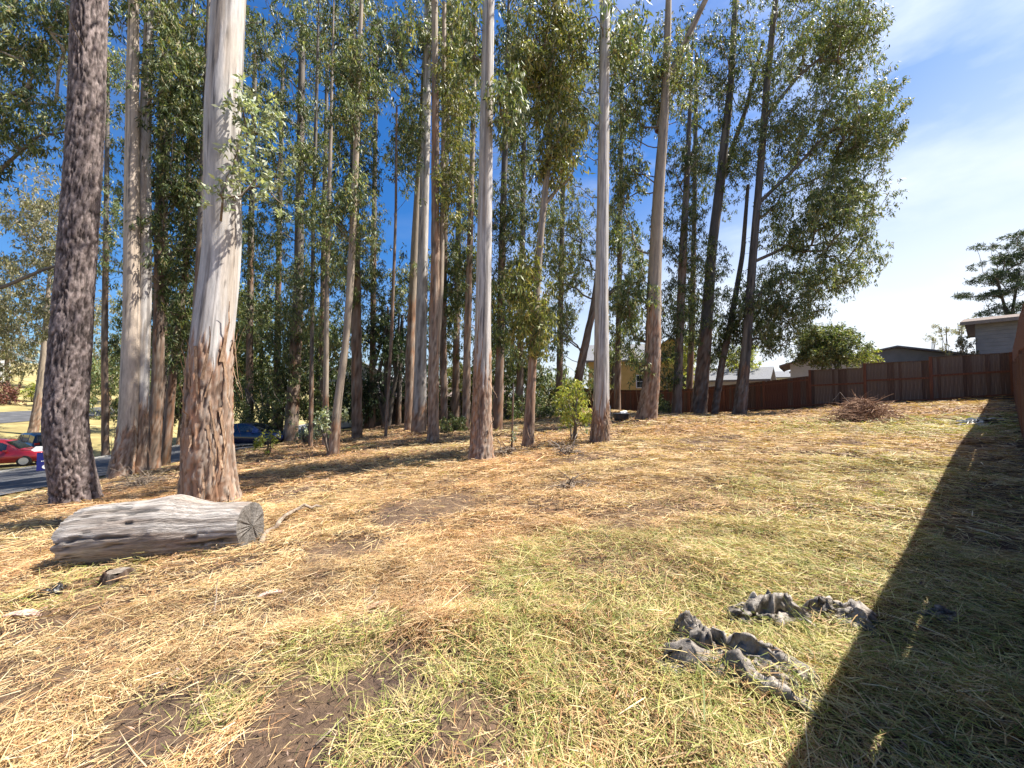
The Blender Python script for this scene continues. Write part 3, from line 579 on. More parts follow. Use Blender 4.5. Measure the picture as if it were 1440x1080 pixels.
tree('gum_sapling', 'thin bare sapling stick growing before the forked slim trunk', [(719, 638, 3), (721, 580, 2.6), (722, 540, 2)], [(722, 612, 6, 8, 3)], 'grey', 560, top=0, top_clumps=0, sides=8, rows=14, per=16, crad=(.1, .16), pal='pale', leaf=(.09, .04), group=None, hi=.2)
tree('gum_tree', 'tall straight silver gum with a reddish torn base on the open grass', [(843, 624, 26), (844, 570, 22), (846, 400, 19), (849, 200, 16), (852, 0, 15)], [(828, 60, 14, 40, 7), (880, 60, 20, 40, 10)], 'white', 575, sides=66, rows=240, strip=26, top=24)
tree('gum_tree', 'dark leaning trunk seen beside the tall silver gum', [(806, 604, 13), (813, 530, 12), (834, 430, 9), (846, 340, 8), (850, 220, 6)], [(806, 330, 40, 80, 66), (780, 470, 34, 46, 34), (815, 150, 36, 90, 54)], 'grey', 300, Y=22.5, sides=14, pal='gum', stems=[[(834, 430, 6), (870, 402, 5), (905, 395, 3)]])
tree('gum_tree', 'stout forked gum with hanging leaf curtains before the yellow house', [(908, 592, 29), (911, 530, 22), (914, 400, 19), (919, 280, 16), (926, 180, 13), (930, 60, 10)], [(885, 110, 38, 90, 70), (880, 260, 28, 70, 34), (945, 110, 40, 80, 52), (897, 400, 28, 70, 38), (893, 500, 18, 36, 14), (872, 430, 20, 40, 14)], 'tan', 440, sides=46, rows=150, strip=24, stems=[[(926, 185, 12), (945, 100, 11), (968, 50, 9), (992, 0, 8)]])
tree('gum_tree', 'slim trunk between the stout forked gum and the twin dark trunks', [(951, 583, 14), (956, 470, 11), (963, 350, 12), (970, 240, 9)], [(955, 330, 40, 60, 46), (965, 220, 36, 60, 36), (955, 440, 36, 56, 40), (935, 520, 20, 34, 14)], 'grey', 350, sides=18, pal='dark')
tree('gum_tree', 'twin dark trunk with flaking grey base near the back fence', [(982, 584, 23), (988, 480, 18), (998, 350, 14), (1010, 250, 14), (1022, 120, 10), (1030, 0, 8)], [(1000, 100, 50, 100, 80), (985, 390, 36, 60, 46), (1030, 250, 34, 60, 34), (1000, 475, 32, 44, 34)], 'grey', 470, sides=26, rows=90, strip=10, pal='dark', stems=[[(999, 345, 9), (1020, 240, 9), (1050, 150, 7), (1072, 60, 5)]])
tree('gum_tree', 'slender leaning stem against the back fence beside the wide-crowned gum', [(1004, 580, 11), (1012, 520, 10), (1024, 460, 9), (1042, 360, 7), (1052, 260, 5)], [(1030, 450, 30, 50, 40)], 'grey', 480, Y=23.5, sides=12, top=12, top_clumps=2, pal='dark')
tree('gum_tree', 'wide-crowned gum leaning out over the back fence', [(1039, 585, 21), (1046, 500, 15), (1056, 360, 12), (1066, 240, 11), (1076, 120, 10), (1088, 0, 9)],
     [(1120, 55, 80, 60, 104), (1188, 60, 42, 66, 80), (1150, 190, 66, 66, 104), (1216, 180, 42, 66, 84), (1197, 290, 46, 66, 78), (1125, 310, 60, 60, 90), (1100, 420, 55, 50, 80), (1168, 385, 46, 30, 40), (1072, 180, 36, 90, 40), (1215, 360, 16, 30, 9), (1092, 478, 30, 22, 16), (1066, 440, 34, 50, 30)],
     'grey', 520, sides=26, rows=100, strip=8, top=25, crad=(.46, .85), leaf=(.24, .054), per=112, stems=[[(1062, 290, 7), (1110, 245, 6), (1170, 180, 4)], [(1072, 170, 7), (1120, 110, 5), (1180, 60, 4)], [(1056, 370, 6), (1100, 350, 5), (1160, 340, 3)]])
# --- far side of the street
tree('street_tree', 'pale mottled trunk on the verge behind the parked cars', [(46, 612, 17), (52, 560, 13), (60, 500, 10), (66, 420, 8)], [(45, 400, 70, 60, 56), (60, 300, 50, 60, 40), (20, 480, 40, 30, 20)], 'tan', 560, sides=20, top=17, pal='haze', leaf=(.36, .09), per=90, crad=(.8, 1.3), group='trees across the street', limb='limb_pale')
tree('street_tree', 'dark double trunk on the verge close behind the pale mottled trunk', [(76, 600, 16), (80, 540, 14), (84, 460, 11), (90, 360, 8)], [(90, 330, 40, 60, 34), (85, 450, 34, 40, 22)], 'grey', 520, Y=31, sides=16, top=16, pal='haze', leaf=(.36, .09), per=90, crad=(.8, 1.2), group='trees across the street')
tree('gum_tree', 'gum beyond the picture edge with long branches reaching over the street verge', [(-70, 680, 40), (-66, 500, 34), (-58, 300, 28), (-50, 100, 22)], [(30, 60, 60, 70, 56), (50, 170, 44, 50, 26), (-20, 190, 50, 60, 30), (70, 20, 36, 40, 22)], 'grey', 300, Y=13.5, sides=20, top=20, stems=[[(-62, 420, 12), (0, 400, 8), (60, 380, 6), (92, 368, 4)], [(-55, 220, 10), (0, 145, 8), (60, 132, 6)], [(-56, 290, 10), (10, 222, 7), (60, 195, 5), (110, 192, 3)]], limb='limb_pale', depth=.8)
for k, (px, py, Y, rx, ry, n, pl, lb) in enumerate([
    (8, 560, 62, 46, 70, 46, 'haze', 'yellowish hillside tree above the maroon shrub'),
    (-60, 560, 58, 60, 100, 50, 'haze', 'large hillside tree beyond the pale mottled trunk'),
    (118, 560, 66, 50, 90, 50, 'haze', 'tall grey-green hillside tree behind the dark furrowed trunk'),
    (190, 566, 60, 46, 90, 48, 'gum', 'dense hillside tree behind the tan and cream trunks'),
    (250, 570, 52, 36, 70, 42, 'dark', 'dark green street-side tree beyond the leaning trunk'),
    (345, 580, 40, 32, 70, 46, 'warm', 'yellow-green tree behind the blue sedan')]):
    tree('hillside_tree', lb, [(px, py + 30, 9), (px + 3, py - 40, 7), (px + 5, py - 100, 5)], [(px, py - 60, rx, ry * .6, n), (px + 6, py - 130, rx * .7, ry * .5, n // 2)], 'grey', py - 60, Y=Y, top=0, top_clumps=0, sides=10, rows=24, pal=pl, leaf=(.55, .16), per=80, crad=(1.1, 1.9), group='trees across the street')
# --- second rank of gums behind the row
for px, w, Y, cr, pl, lb in [
    (150, 12, 27, [(140, 120, 40, 110, 40), (150, 330, 36, 90, 34)], 'gum', 'slim second-rank gum showing between the furrowed and tan trunks'),
    (228, 13, 30, [(215, 220, 40, 110, 46), (235, 420, 40, 80, 40), (190, 480, 36, 60, 26)], 'dark', 'shaded second-rank gum behind the brown stringy trunk'),
    (290, 13, 28, [(270, 60, 36, 70, 30), (290, 300, 44, 110, 46), (285, 470, 40, 60, 34)], 'dark', 'shaded second-rank gum behind the big white gum'),
    (352, 12, 30, [(350, 100, 36, 100, 46), (345, 330, 36, 70, 34), (365, 440, 40, 50, 34)], 'gum', 'leafy second-rank gum right of the big white gum'),
    (388, 11, 32, [(400, 420, 42, 70, 50), (372, 240, 30, 60, 22), (430, 510, 40, 40, 34)], 'dark', 'dark second-rank gum over the blue sedan'),
    (452, 10, 30, [(450, 60, 34, 70, 34), (448, 180, 28, 40, 16), (470, 400, 34, 60, 30), (470, 490, 40, 40, 30)], 'gum', 'thin second-rank gum left of the straight dark trunk'),
    (523, 10, 33, [(525, 330, 26, 34, 16), (520, 470, 40, 40, 32), (530, 40, 28, 50, 16)], 'dark', 'thin second-rank gum behind the very thin black stem'),
    (640, 11, 30, [(645, 60, 34, 80, 44), (640, 220, 26, 60, 26), (632, 470, 26, 50, 26)], 'warm', 'yellowish second-rank gum behind the reddish double trunk'),
    (672, 10, 33, [(665, 420, 26, 60, 28), (668, 250, 22, 70, 26)], 'dark', 'dark second-rank gum behind the grey and white gum'),
    (730, 11, 28, [(735, 200, 40, 90, 52), (725, 500, 34, 40, 30), (740, 60, 36, 60, 30)], 'gum', 'leafy second-rank gum behind the forked slim trunk'),
    (786, 10, 30, [(800, 60, 36, 70, 38), (795, 400, 36, 70, 44), (770, 330, 28, 60, 30)], 'warm', 'yellowish second-rank gum beside the dark leaning trunk'),
    (868, 10, 29, [(870, 340, 30, 60, 32), (865, 180, 30, 70, 32), (868, 440, 24, 40, 18)], 'gum', 'slim second-rank gum between the silver gum and the stout forked gum'),
    (968, 10, 31, [(985, 230, 44, 70, 42), (960, 440, 30, 50, 30), (1010, 500, 28, 26, 16)], 'dark', 'dark second-rank gum beyond the fence behind the twin trunk')]:
    tree('gum_tree', lb, [(px, 600, w), (px + 2, 480, w * .85), (px + 5, 300, w * .7), (px + 9, 80, w * .5)], cr, 'grey', 350, Y=Y, top=26, top_clumps=3, sides=12, rows=40, pal=pl, leaf=(.32, .078), per=84, crad=(.58, 1.05), group='second rank of gums behind the row')
for px, py, Y, rx, ry, n, pl, lb in [
    (320, 520, 36, 34, 60, 46, 'dark', 'dark thicket tree between the big white gum and the sedan'),
    (470, 540, 36, 42, 44, 46, 'dark', 'dark thicket tree behind the slim pale trunk'),
    (580, 520, 38, 44, 50, 46, 'cypress', 'black-green thicket tree behind the thick pale grey trunk'),
    (665, 530, 36, 36, 50, 40, 'dark', 'dark thicket tree behind the grey and white gum'),
    (740, 540, 34, 40, 40, 46, 'dark', 'dark thicket tree behind the forked slim trunk'),
    (350, 430, 37, 40, 50, 40, 'gum', 'tall sunlit thicket tree between the big white gum and the ivy-dark trunk'),
    (620, 400, 40, 34, 60, 34, 'gum', 'tall grey-green thicket tree behind the reddish double trunk'),
    (860, 505, 38, 20, 34, 18, 'gum', 'leafy thicket tree beside the yellow house')]:
    tree('thicket_tree', lb, [(px, 596, 8), (px + 3, py, 6), (px + 5, py - ry * .7, 4)], [(px, py, rx, ry, n), (px - 8, py + ry * .7, rx * .9, ry * .4, n // 2)], 'grey', 560, Y=Y, top=0, top_clumps=0, sides=8, rows=20, pal=pl, leaf=(.40, .12), per=60, crad=(.8, 1.3), group='thicket behind the second rank')
for px, py, Y, rx, ry, n, pl, lb in [
    (205, 540, 40, 34, 50, 44, 'dark', 'dark thicket tree behind the tan and cream trunk pair'),
    (252, 545, 34, 24, 46, 34, 'dark', 'dark thicket tree beside the slim dark leaning trunk'),
    (395, 520, 33, 40, 56, 50, 'dark', 'dark thicket tree over the sedan roof'),
    (445, 470, 34, 34, 50, 40, 'gum', 'sunlit thicket tree between the bare stem and the slim pale trunk'),
    (515, 560, 33, 30, 24, 26, 'cypress', 'low black-green thicket at the carport'),
    (560, 470, 34, 34, 40, 36, 'cypress', 'black-green thicket tree behind the leaning reddish trunk'),
    (700, 500, 33, 36, 50, 44, 'dark', 'tall dark thicket tree behind the draped trunk'),
    (790, 540, 36, 40, 30, 34, 'gum', 'grey-green thicket tree left of the yellow house')]:
    tree('thicket_tree', lb, [(px, 596, 8), (px + 3, py, 6), (px + 5, py - ry * .7, 4)], [(px, py, rx, ry, n), (px - 8, py + ry * .7, rx * .9, ry * .4, n // 2)], 'grey', 560, Y=Y, top=0, top_clumps=0, sides=8, rows=20, pal=pl, leaf=(.38, .11), per=64, crad=(.7, 1.2), group='thicket behind the second rank')
for px, py, Y, rx, ry, n, pl, lb in [
    (95, 545, 50, 34, 40, 40, 'haze', 'low leafy hillside tree behind the dark double trunk'),
    (150, 560, 46, 30, 44, 40, 'gum', 'bushy roadside tree seen between the furrowed and tan trunks')]:
    tree('hillside_tree', lb, [(px, py + 30, 8), (px + 3, py, 6), (px + 4, py - 30, 4)], [(px, py - 10, rx, ry, n)], 'grey', py, Y=Y, top=0, top_clumps=0, sides=8, rows=20, pal=pl, leaf=(.5, .14), per=70, crad=(.9, 1.5), group='trees across the street')
# --- understorey
def shrub(name, label, px, py, Y, rx, ry, n, pal, leaf=(.16, .05), per=100, crad=(.3, .5), group=None, hang=.3, cat='shrub', stemn=4, w=4, parts=None, flat=1.0):
    b = at(px, py, Y); b[2] = gzf(b[0], b[1]); yb = 540 - (b[2] - EYE) / Y * FPX + math.tan(PITCH) * FPX
    st = [[(px + random.uniform(-.2, .2) * rx, yb, w), (px + random.uniform(-.4, .4) * rx, (yb + py) / 2, w * .7), (px + random.uniform(-.7, .7) * rx, py - ry * .3, w * .4)] for _ in range(stemn)]
    return tree(name, label, [(px, yb, w * 1.2), (px + rx * .05, (yb + py) / 2, w), (px + rx * .1, py - ry * .4, w * .5)], parts or [(px, py, rx, ry, n)], 'grey', yb, Y=Y, top=0, top_clumps=0, sides=8, rows=16, pal=pal, leaf=leaf, per=per, crad=crad, stems=st, group=group, hang=hang, flat=flat, cat=cat, flare=.1, hi=.3)
G1 = 'understorey shrubs behind the grove'
shrub('shrub', 'broad dark shrub directly behind the blue sedan', 372, 560, 29, 44, 46, 46, 'dark', (.24, .08), crad=(.5, .8), group=G1)
shrub('shrub', 'low dark shrub between the sedan and the ivy-dark trunk', 440, 580, 26, 30, 34, 32, 'dark', (.2, .07), crad=(.4, .7), group=G1)
shrub('shrub', 'pale green weedy shrub at the foot of the ivy-dark trunk', 432, 606, 22, 16, 14, 14, 'pale', (.14, .06), per=60, group=G1)
shrub('shrub', 'bluish green leafy sprout at the slim pale trunk', 462, 590, 14.3, 24, 13, 12, 'pale', (.12, .06), per=60, crad=(.16, .28), group=None)
shrub('weed_plant', 'small bright green weed in front of the blue sedan', 378, 622, 17, 11, 10, 8, 'lime', (.14, .07), per=40, crad=(.15, .25), cat='weed', w=2)
shrub('cypress', 'black-green cypress with flat tiers before the pale house', 540, 450, 33, 46, 48, 60, 'cypress', (.2, .07), crad=(.5, .9), group=None, cat='tree', w=7, stemn=5, parts=[(520, 400, 34, 22, 18), (556, 425, 36, 20, 18), (530, 465, 50, 24, 30), (555, 510, 46, 30, 36), (510, 540, 34, 26, 20)])
shrub('shrub', 'dark bushy shrub right of the carport', 600, 560, 30, 34, 36, 34, 'dark', (.22, .07), crad=(.5, .8), group=G1)
shrub('shrub', 'rounded green shrub at the foot of the reddish double trunk', 636, 602, 20, 18, 17, 24, 'dark', (.13, .05), crad=(.25, .4), group=G1)
shrub('shrub', 'yellowish shrub between the slim brown trunks and the cypress', 645, 545, 32, 26, 34, 30, 'warm', (.24, .08), crad=(.5, .8), group=G1)
shrub('shrub', 'dark hedge-like shrub behind the draped trunk', 708, 575, 27, 34, 30, 40, 'dark', (.22, .07), crad=(.5, .8), group=G1)
shrub('shrub', 'low dark shrub behind the yellow-green sapling', 775, 580, 24, 42, 18, 36, 'dark', (.18, .06), crad=(.4, .6), group=G1)
shrub('gum_sapling', 'yellow-green leafy sapling beside the tall silver gum', 806, 570, 11.6, 24, 32, 26, 'lime', (.15, .038), per=55, crad=(.18, .32), hang=.8, cat='sapling', w=3, stemn=3)
shrub('weed_plant', 'small glaucous seedling at the foot of the tall silver gum', 833, 606, 11.4, 8, 8, 4, 'pale', (.1, .05), per=24, crad=(.1, .16), cat='weed', w=1.5)
shrub('shrub', 'leafy shrub against the back fence beside the stout forked gum', 932, 575, 24, 14, 16, 14, 'gum', (.16, .06), group=G1)
shrub('garden_tree', 'bright yellow-green garden tree behind the back fence', 966, 510, 42, 26, 44, 40, 'lime', (.3, .1), crad=(.6, 1.0), cat='tree', w=5)
shrub('garden_tree', 'small yellow-green tree above the low grey roof', 1042, 508, 46, 26, 26, 26, 'lime', (.3, .1), crad=(.6, 1.0), cat='tree', w=4)
shrub('garden_tree', 'rounded green tree rising over the stepped fence', 1165, 490, 26.5, 40, 28, 60, 'gum', (.19, .07), crad=(.35, .6), cat='tree', w=5, per=130, parts=[(1148, 492, 26, 26, 60), (1182, 490, 26, 26, 60), (1166, 478, 24, 18, 34), (1136, 474, 16, 12, 12)])
shrub('garden_shrub', 'lime green shrub beside the rounded green tree', 1216, 504, 27, 24, 13, 24, 'lime', (.14, .05), crad=(.25, .4), w=2)
shrub('garden_shrub', 'yellowing climber at the corner of the grey clapboard house', 1354, 490, 24, 18, 12, 12, 'haze', (.13, .05), crad=(.2, .35), w=2)
shrub('maroon_shrub', 'rounded maroon shrub on the far hillside lawn', 12, 556, 48, 20, 14, 22, 'maroon', (.3, .1), crad=(.5, .9), w=2)
shrub('yellow_shrub', 'low yellow shrub beside the maroon shrub', 46, 550, 52, 16, 9, 14, 'lime', (.3, .1), crad=(.5, .8), w=2)
for k, (px, py, Y, rx, ry, n, lb) in enumerate([(1312, 478, 95, 9, 7, 7, 'small umbrella-shaped tree far beyond the stepped fence'), (1330, 462, 80, 18, 8, 9, 'taller umbrella-shaped tree far beyond the low gabled roof'), (1352, 458, 70, 14, 12, 8, 'open-crowned far tree beside the grey clapboard house')]):
    shrub('distant_tree', lb, px, py, Y, rx, ry, n, 'haze', (.4, .12), per=50, crad=(.7, 1.2), cat='tree', w=1.6, group='far trees beyond the fence')
shrub('pine_tree', 'layered dark conifer rising behind the grey clapboard house', 1440, 400, 29, 60, 60, 60, 'cypress', (.22, .045), per=120, crad=(.4, .7), cat='tree', w=10, hang=-.1, flat=.35,
      parts=[(1418, 340, 40, 7, 14), (1412, 366, 30, 6, 16), (1403, 392, 34, 6, 22), (1410, 410, 42, 6, 28), (1446, 380, 36, 56, 60), (1425, 436, 34, 11, 26)])

# ================================================================ FENCES
def board_mesh(h, w=.138, t=.019, cut=True):
    mb = MB(); mb.box((0, 0, h / 2), (w, t, h)); me = bpy.data.meshes.new('board'); me.from_pydata(mb.v, [], mb.f); me.update(); return me
def fence_run(root, base, p0, p1, top0, top1, mat, gap_row=None, pw=.141, side=1, rails=(.25, .62, .96)):
    """one panel between two posts, its boards, rails and cap as parts (coordinates relative to base)"""
    p0, p1 = np.array(p0, float), np.array(p1, float); L = np.linalg.norm(p1 - p0); d = (p1 - p0) / L; nrm = np.array([d[1], -d[0]]) * side; a = math.atan2(d[1], d[0]); n = max(1, int(round(L / pw)))
    for i in range(n):
        t = (i + .5) / n; p = p0 + d * L * t; g0 = gzf(*p) - .03 + random.uniform(-.02, .02); top = top0 + (top1 - top0) * t + random.uniform(-.008, .008)
        if gap_row: top = g0 + gap_row + random.uniform(-.016, .004)
        bm_ = mat if random.random() < .45 else random.choice([M['fence'], M['fence'], M['fence_c'], mat]); o = link('board', BOARDS.setdefault(bm_.name, BOARD.copy()), bm_, root); o.location = (p[0] - base[0] + nrm[0] * (i % 2 * -.014 + random.uniform(0, .004)), p[1] - base[1] + nrm[1] * (i % 2 * -.014 + random.uniform(0, .004)), g0 - base[2])
        o.rotation_euler = (0, random.uniform(-.004, .004), a); o.scale = ((L / n * 1.10) / .138, 1, (top - g0))
    for f in rails:
        zs = [top0 - (top0 - gzf(*p0)) * (1 - f), top1 - (top1 - gzf(*p1)) * (1 - f)]; mb = MB()
        q0, q1 = p0 + nrm * .036, p1 + nrm * .036; w = nrm * .019
        poly = [(q0[0] - w[0], q0[1] - w[1], zs[0] - .045), (q0[0] + w[0], q0[1] + w[1], zs[0] - .045), (q0[0] + w[0], q0[1] + w[1], zs[0] + .045), (q0[0] - w[0], q0[1] - w[1], zs[0] + .045)]
        poly = [np.array(q) - base for q in poly]; mb.prism(poly, (q1[0] - q0[0], q1[1] - q0[1], zs[1] - zs[0])); mb.build('rail', M['post'], root)
    if not gap_row:
        mb = MB(); w = nrm * .06; q0, q1 = p0, p1
        poly = [np.array(q) - base for q in [(q0[0] - w[0], q0[1] - w[1], top0 + .004), (q0[0] + w[0], q0[1] + w[1], top0 + .004), (q0[0] + w[0], q0[1] + w[1], top0 + .034), (q0[0] - w[0], q0[1] - w[1], top0 + .034)]]
        mb.prism(poly, (q1[0] - q0[0], q1[1] - q0[1], top1 - top0)); mb.build('cap_rail', M['fence'], root)
def fence_post(root, base, p, z, w=.1):
    g0 = gzf(*p); mb = MB(); mb.box((p[0] - base[0], p[1] - base[1], (g0 - .3 + z) / 2 - base[2]), (w, w, z - g0 + .3), math.atan2(FD[1], FD[0])); mb.build('post', M['post'], root)
BOARD = board_mesh(1.0); BOARDS = {}
CORNER = FN * FOFF + FD * 28.2; BD = np.array([-.612, .790])
b0 = np.array([CORNER[0], CORNER[1], gzf(*CORNER)])
bf = empty('back_fence', b0, 'stepped weathered redwood board fence along the far end of the lot', 'fence')
tops = {0: 3.58, 1: 3.42, 2: 3.20}
pp = [CORNER + BD * 2.46 * k for k in range(13)]
for k in range(12):
    if k < 3: a, c = tops[k], tops[k]
    else:
        s0, s1 = (k - 3) / 9, (k - 2) / 9; base_t = lambda p: gzf(*p) + 1.86
        a, c = base_t(pp[k]) + .02, base_t(pp[k + 1]) + .02
    fence_run(bf, b0, pp[k] + BD * .06, pp[k + 1] - BD * .06, a, c, M['fence_b'] if k < 3 else M['fence_red'], side=-1, rails=(.08, .60) if k < 3 else (.1, .9))
    fence_post(bf, b0, pp[k], max(a, tops.get(k - 1, 0)) + .05, .12)
s0 = FN * FOFF + FD * .9; sb = np.array([s0[0], s0[1], gzf(*s0)])
sf = empty('side_fence', sb, 'tall red-stained board fence casting the long shadow on the grass', 'fence')
ns = 11; Ls = (28.2 - .9) / ns
for k in range(ns):
    p, q = FN * FOFF + FD * (.9 + Ls * k), FN * FOFF + FD * (.9 + Ls * (k + 1)); za, zb = gzf(*p) + 2.15, gzf(*q) + 2.15
    fence_run(sf, sb, p + FN * .03, q + FN * .03, za, zb, M['fence_red'], gap_row=1.60, side=1, rails=(.12, .66))
    for j in range(3):
        mb = MB(); h0 = 1.607 + j * .183; o_ = FN * (.03 + .002 * j); P0, P1 = p + o_, q + o_; w = FN * .0095
        poly = [(P0[0] - w[0], P0[1] - w[1], gzf(*p) + h0), (P0[0] + w[0], P0[1] + w[1], gzf(*p) + h0), (P0[0] + w[0], P0[1] + w[1], gzf(*p) + h0 + .183), (P0[0] - w[0], P0[1] - w[1], gzf(*p) + h0 + .183)]
        mb.prism([np.array(z) - sb for z in poly], (P1[0] - P0[0], P1[1] - P0[1], gzf(*q) - gzf(*p))); mb.build('top_board', M['fence_red'], sf)
    fence_post(sf, sb, p + FN * .09, za + .02)

# ================================================================ BUILDINGS
def house(name, label, c, size, rz, wall, roof, pitch=.42, over=.45, ridge='x', wins=(), z=None, siding=0, base_drop=1.5):
    """gabled house: size = (length along its x, depth, eave height); wins = (face, along, sill, w, h)"""
    L, D, H = size; z = gzf(c[0], c[1]) if z is None else z; r = empty(name, (c[0], c[1], z), label, 'house', None, rz)
    mb = MB(); hx, hy = L / 2, D / 2; rh = pitch * (hy if ridge == 'x' else hx)
    mb.box((0, 0, (H - base_drop) / 2), (L, D, H + base_drop))
    if ridge == 'x':
        for s in (-1, 1): mb.prism([(s * hx - .1 * s, -hy, H), (s * hx - .1 * s, hy, H), (s * hx - .1 * s, 0, H + rh)], (.1 * s, 0, 0))
    else:
        for s in (-1, 1): mb.prism([(-hx, s * hy - .1 * s, H), (hx, s * hy - .1 * s, H), (0, s * hy - .1 * s, H + rh)], (0, .1 * s, 0))
    mb.build('wall', wall, r)
    for s in (-1, 1):
        m2 = MB(); t = .14
        if ridge == 'x':
            e = hy + over; ze = H - over * pitch; poly = [(-hx - over, 0, H + rh + .02), (-hx - over, s * e, ze + .02), (-hx - over, s * e, ze + t), (-hx - over, 0, H + rh + t)]; off = (L + 2 * over, 0, 0)
        else:
            e = hx + over; ze = H - over * pitch; poly = [(0, -hy - over, H + rh + .02), (s * e, -hy - over, ze + .02), (s * e, -hy - over, ze + t), (0, -hy - over, H + rh + t)]; off = (0, D + 2 * over, 0)
        m2.prism(poly, off); ro = m2.build('roof', roof, r)
        m3 = MB()
        if ridge == 'x': m3.box((0, s * (e + .02), ze + .03), (L + 2 * over, .04, .2))
        else: m3.box((s * (e + .02), 0, ze + .03), (.04, D + 2 * over, .2))
        m3.build('fascia', M['trim'], ro)
    for k in range(siding):
        m4 = MB(); zz = .15 + k * (H - .2) / siding; m4.box((0, -hy - .012, zz), (L, .03, (H - .2) / siding - .015)); m4.build('siding_board', wall, r)
        m4 = MB(); m4.box((-hx - .012, 0, zz), (.03, D, (H - .2) / siding - .015)); m4.build('siding_board', wall, r)
    for (f, a, sill, w, h) in wins:
        def bx(mb, w, h, th, o, dz=0):
            if f == 'front': mb.box((a, -hy - o, sill + h0 / 2 + dz), (w, th, h))
            elif f == 'left': mb.box((-hx - o, a, sill + h0 / 2 + dz), (th, w, h))
            elif f == 'right': mb.box((hx + o, a, sill + h0 / 2 + dz), (th, w, h))
        h0 = h; m5 = MB(); bx(m5, w + .2, h + .2, .06, .03); wo_ = m5.build('window', M['white_paint'], r)
        m6 = MB(); bx(m6, w, h, .03, .06); m6.build('pane', M['glass'], wo_)
        m7 = MB(); bx(m7, w, .05, .03, .08); m7.build('sash_bar', M['white_paint'], wo_)
    return r
house('yellow_house', 'yellow two-storey house with pale grey roof beyond the fence', (14.6, 50), (9, 8, 6.6), math.radians(-12), M['yellow_wall'], M['shingle'], .55, ridge='x', z=-.4, wins=[('front', -3.4, 3.4, .9, 1.5), ('front', 1.6, 3.2, .9, 1.4), ('front', -1.0, .6, 1.2, 1.3), ('left', 0, 3.2, .9, 1.4)])
house('yellow_house_wing', 'yellow gabled wing with small window seen past the stout forked gum', (19.4, 48.6), (5, 7, 7.0), math.radians(-12), M['yellow_wall'], M['shingle'], .75, ridge='y', z=-.3, wins=[('front', -.9, 2.9, .8, 1.3), ('front', .9, 2.9, .8, 1.3)])
house('grey_house', 'grey clapboard house with brown eaves above the stepped fence', (34.3, 23.0), (8, 7, 3.9), math.radians(-52), M['grey_wall'], M['shingle_brown'], .17, .6, ridge='x', z=2.4, siding=16, wins=[])
house('low_house', 'low house with long grey gabled roof behind the stepped fence', (33, 34.5), (11, 8, 2.5), math.radians(-30), M['grey_wall'], M['shingle'], .22, .6, ridge='y', z=1.9)
house('pale_house', 'pale grey house with sharp eave beside the rounded green tree', (27.5, 33.5), (5, 6, 2.9), math.radians(-38), M['white_wall'], M['shingle_pink'], .30, .7, ridge='y', z=1.5)
house('low_house', 'low grey-roofed house behind the leaning stem and fence', (26, 47), (9, 8, 2.4), math.radians(-38), M['white_wall'], M['shingle'], .35, .5, ridge='x', z=1.2)
house('low_house', 'distant flat grey roof beyond the utility pole', (44, 62), (12, 8, 2.6), math.radians(-30), M['white_wall'], M['shingle'], .25, .5, ridge='x', z=2.1)
house('pale_house', 'white gabled house behind the dark trunks and cypress', (-17.5, 45), (8, 8, 5.2), math.radians(10), M['white_wall'], M['shingle'], .5, ridge='y', wins=[('front', -2, 3.2, 1, 1.3), ('front', 2, 3.2, 1, 1.3), ('front', -2, .7, 1.2, 1.2)])
hc = house('carport_house', 'low brown house with pinkish roof and dark carport behind the cypress', (-8.0, 42), (13, 8, 2.5), math.radians(6), M['dim_wall'], M['shingle_pink'], .4, .8, ridge='x', wins=[('front', 3.8, .9, 1.4, 1.1), ('front', 1.4, .9, 1.0, 1.1)])
mb = MB(); mb.box((-3.4, -4.05, 1.05), (3.4, .08, 2.1)); mb.build('carport_shade_panel', M['plastic_dark'], hc)  # black panel painted in for the shade inside the open carport
mb = MB(); mb.box((-1.3, -4.06, 1.05), (.35, .1, 2.1)); mb.build('door_post', M['yellow_wall'], hc)
house('hillside_house', 'small pale house on the hillside above the maroon shrub', (-92, 62), (12, 8, 3.2), math.radians(40), M['white_wall'], M['shingle_pink'], .4, ridge='x', wins=[('front', -3, 1, 1.6, 1.3), ('front', 2, 1, 1.6, 1.3)])
# utility pole and its wires
up = at(1058, 520, 62); up[2] = gzf(up[0], up[1]); pr = empty('utility_pole', up, 'wooden utility pole with crossarm beyond the back fence', 'utility pole')
mb = MB(); mb.tube([(0, 0, -.3), (0, 0, 8.0)], [.19, .14], 10); mb.build('pole_shaft', M['pole'], pr)
mb = MB(); mb.box((0, .12, 7.5), (2.4, .1, .12), .5); mb.build('crossarm', M['pole'], pr)
mb = MB(); mb.tube([(.35, -.1, 4.0), (.35, -.1, 4.9)], [.24, .24], 12); mb.build('transformer', M['trim'], pr)
for dx, zz in ((-1, 7.58), (0, 7.58), (1, 7.58), (0, 4.2)):
    mb = MB(); pts = [(dx * math.cos(.5) + t * 60, .12 + dx * math.sin(.5) + t * 22, zz - 6 * t * (1 - t) * .5) for t in np.linspace(0, 1, 15)]; mb.tube(pts, [.02] * 15, 4); mb.build('wire', M['rubber'], pr)

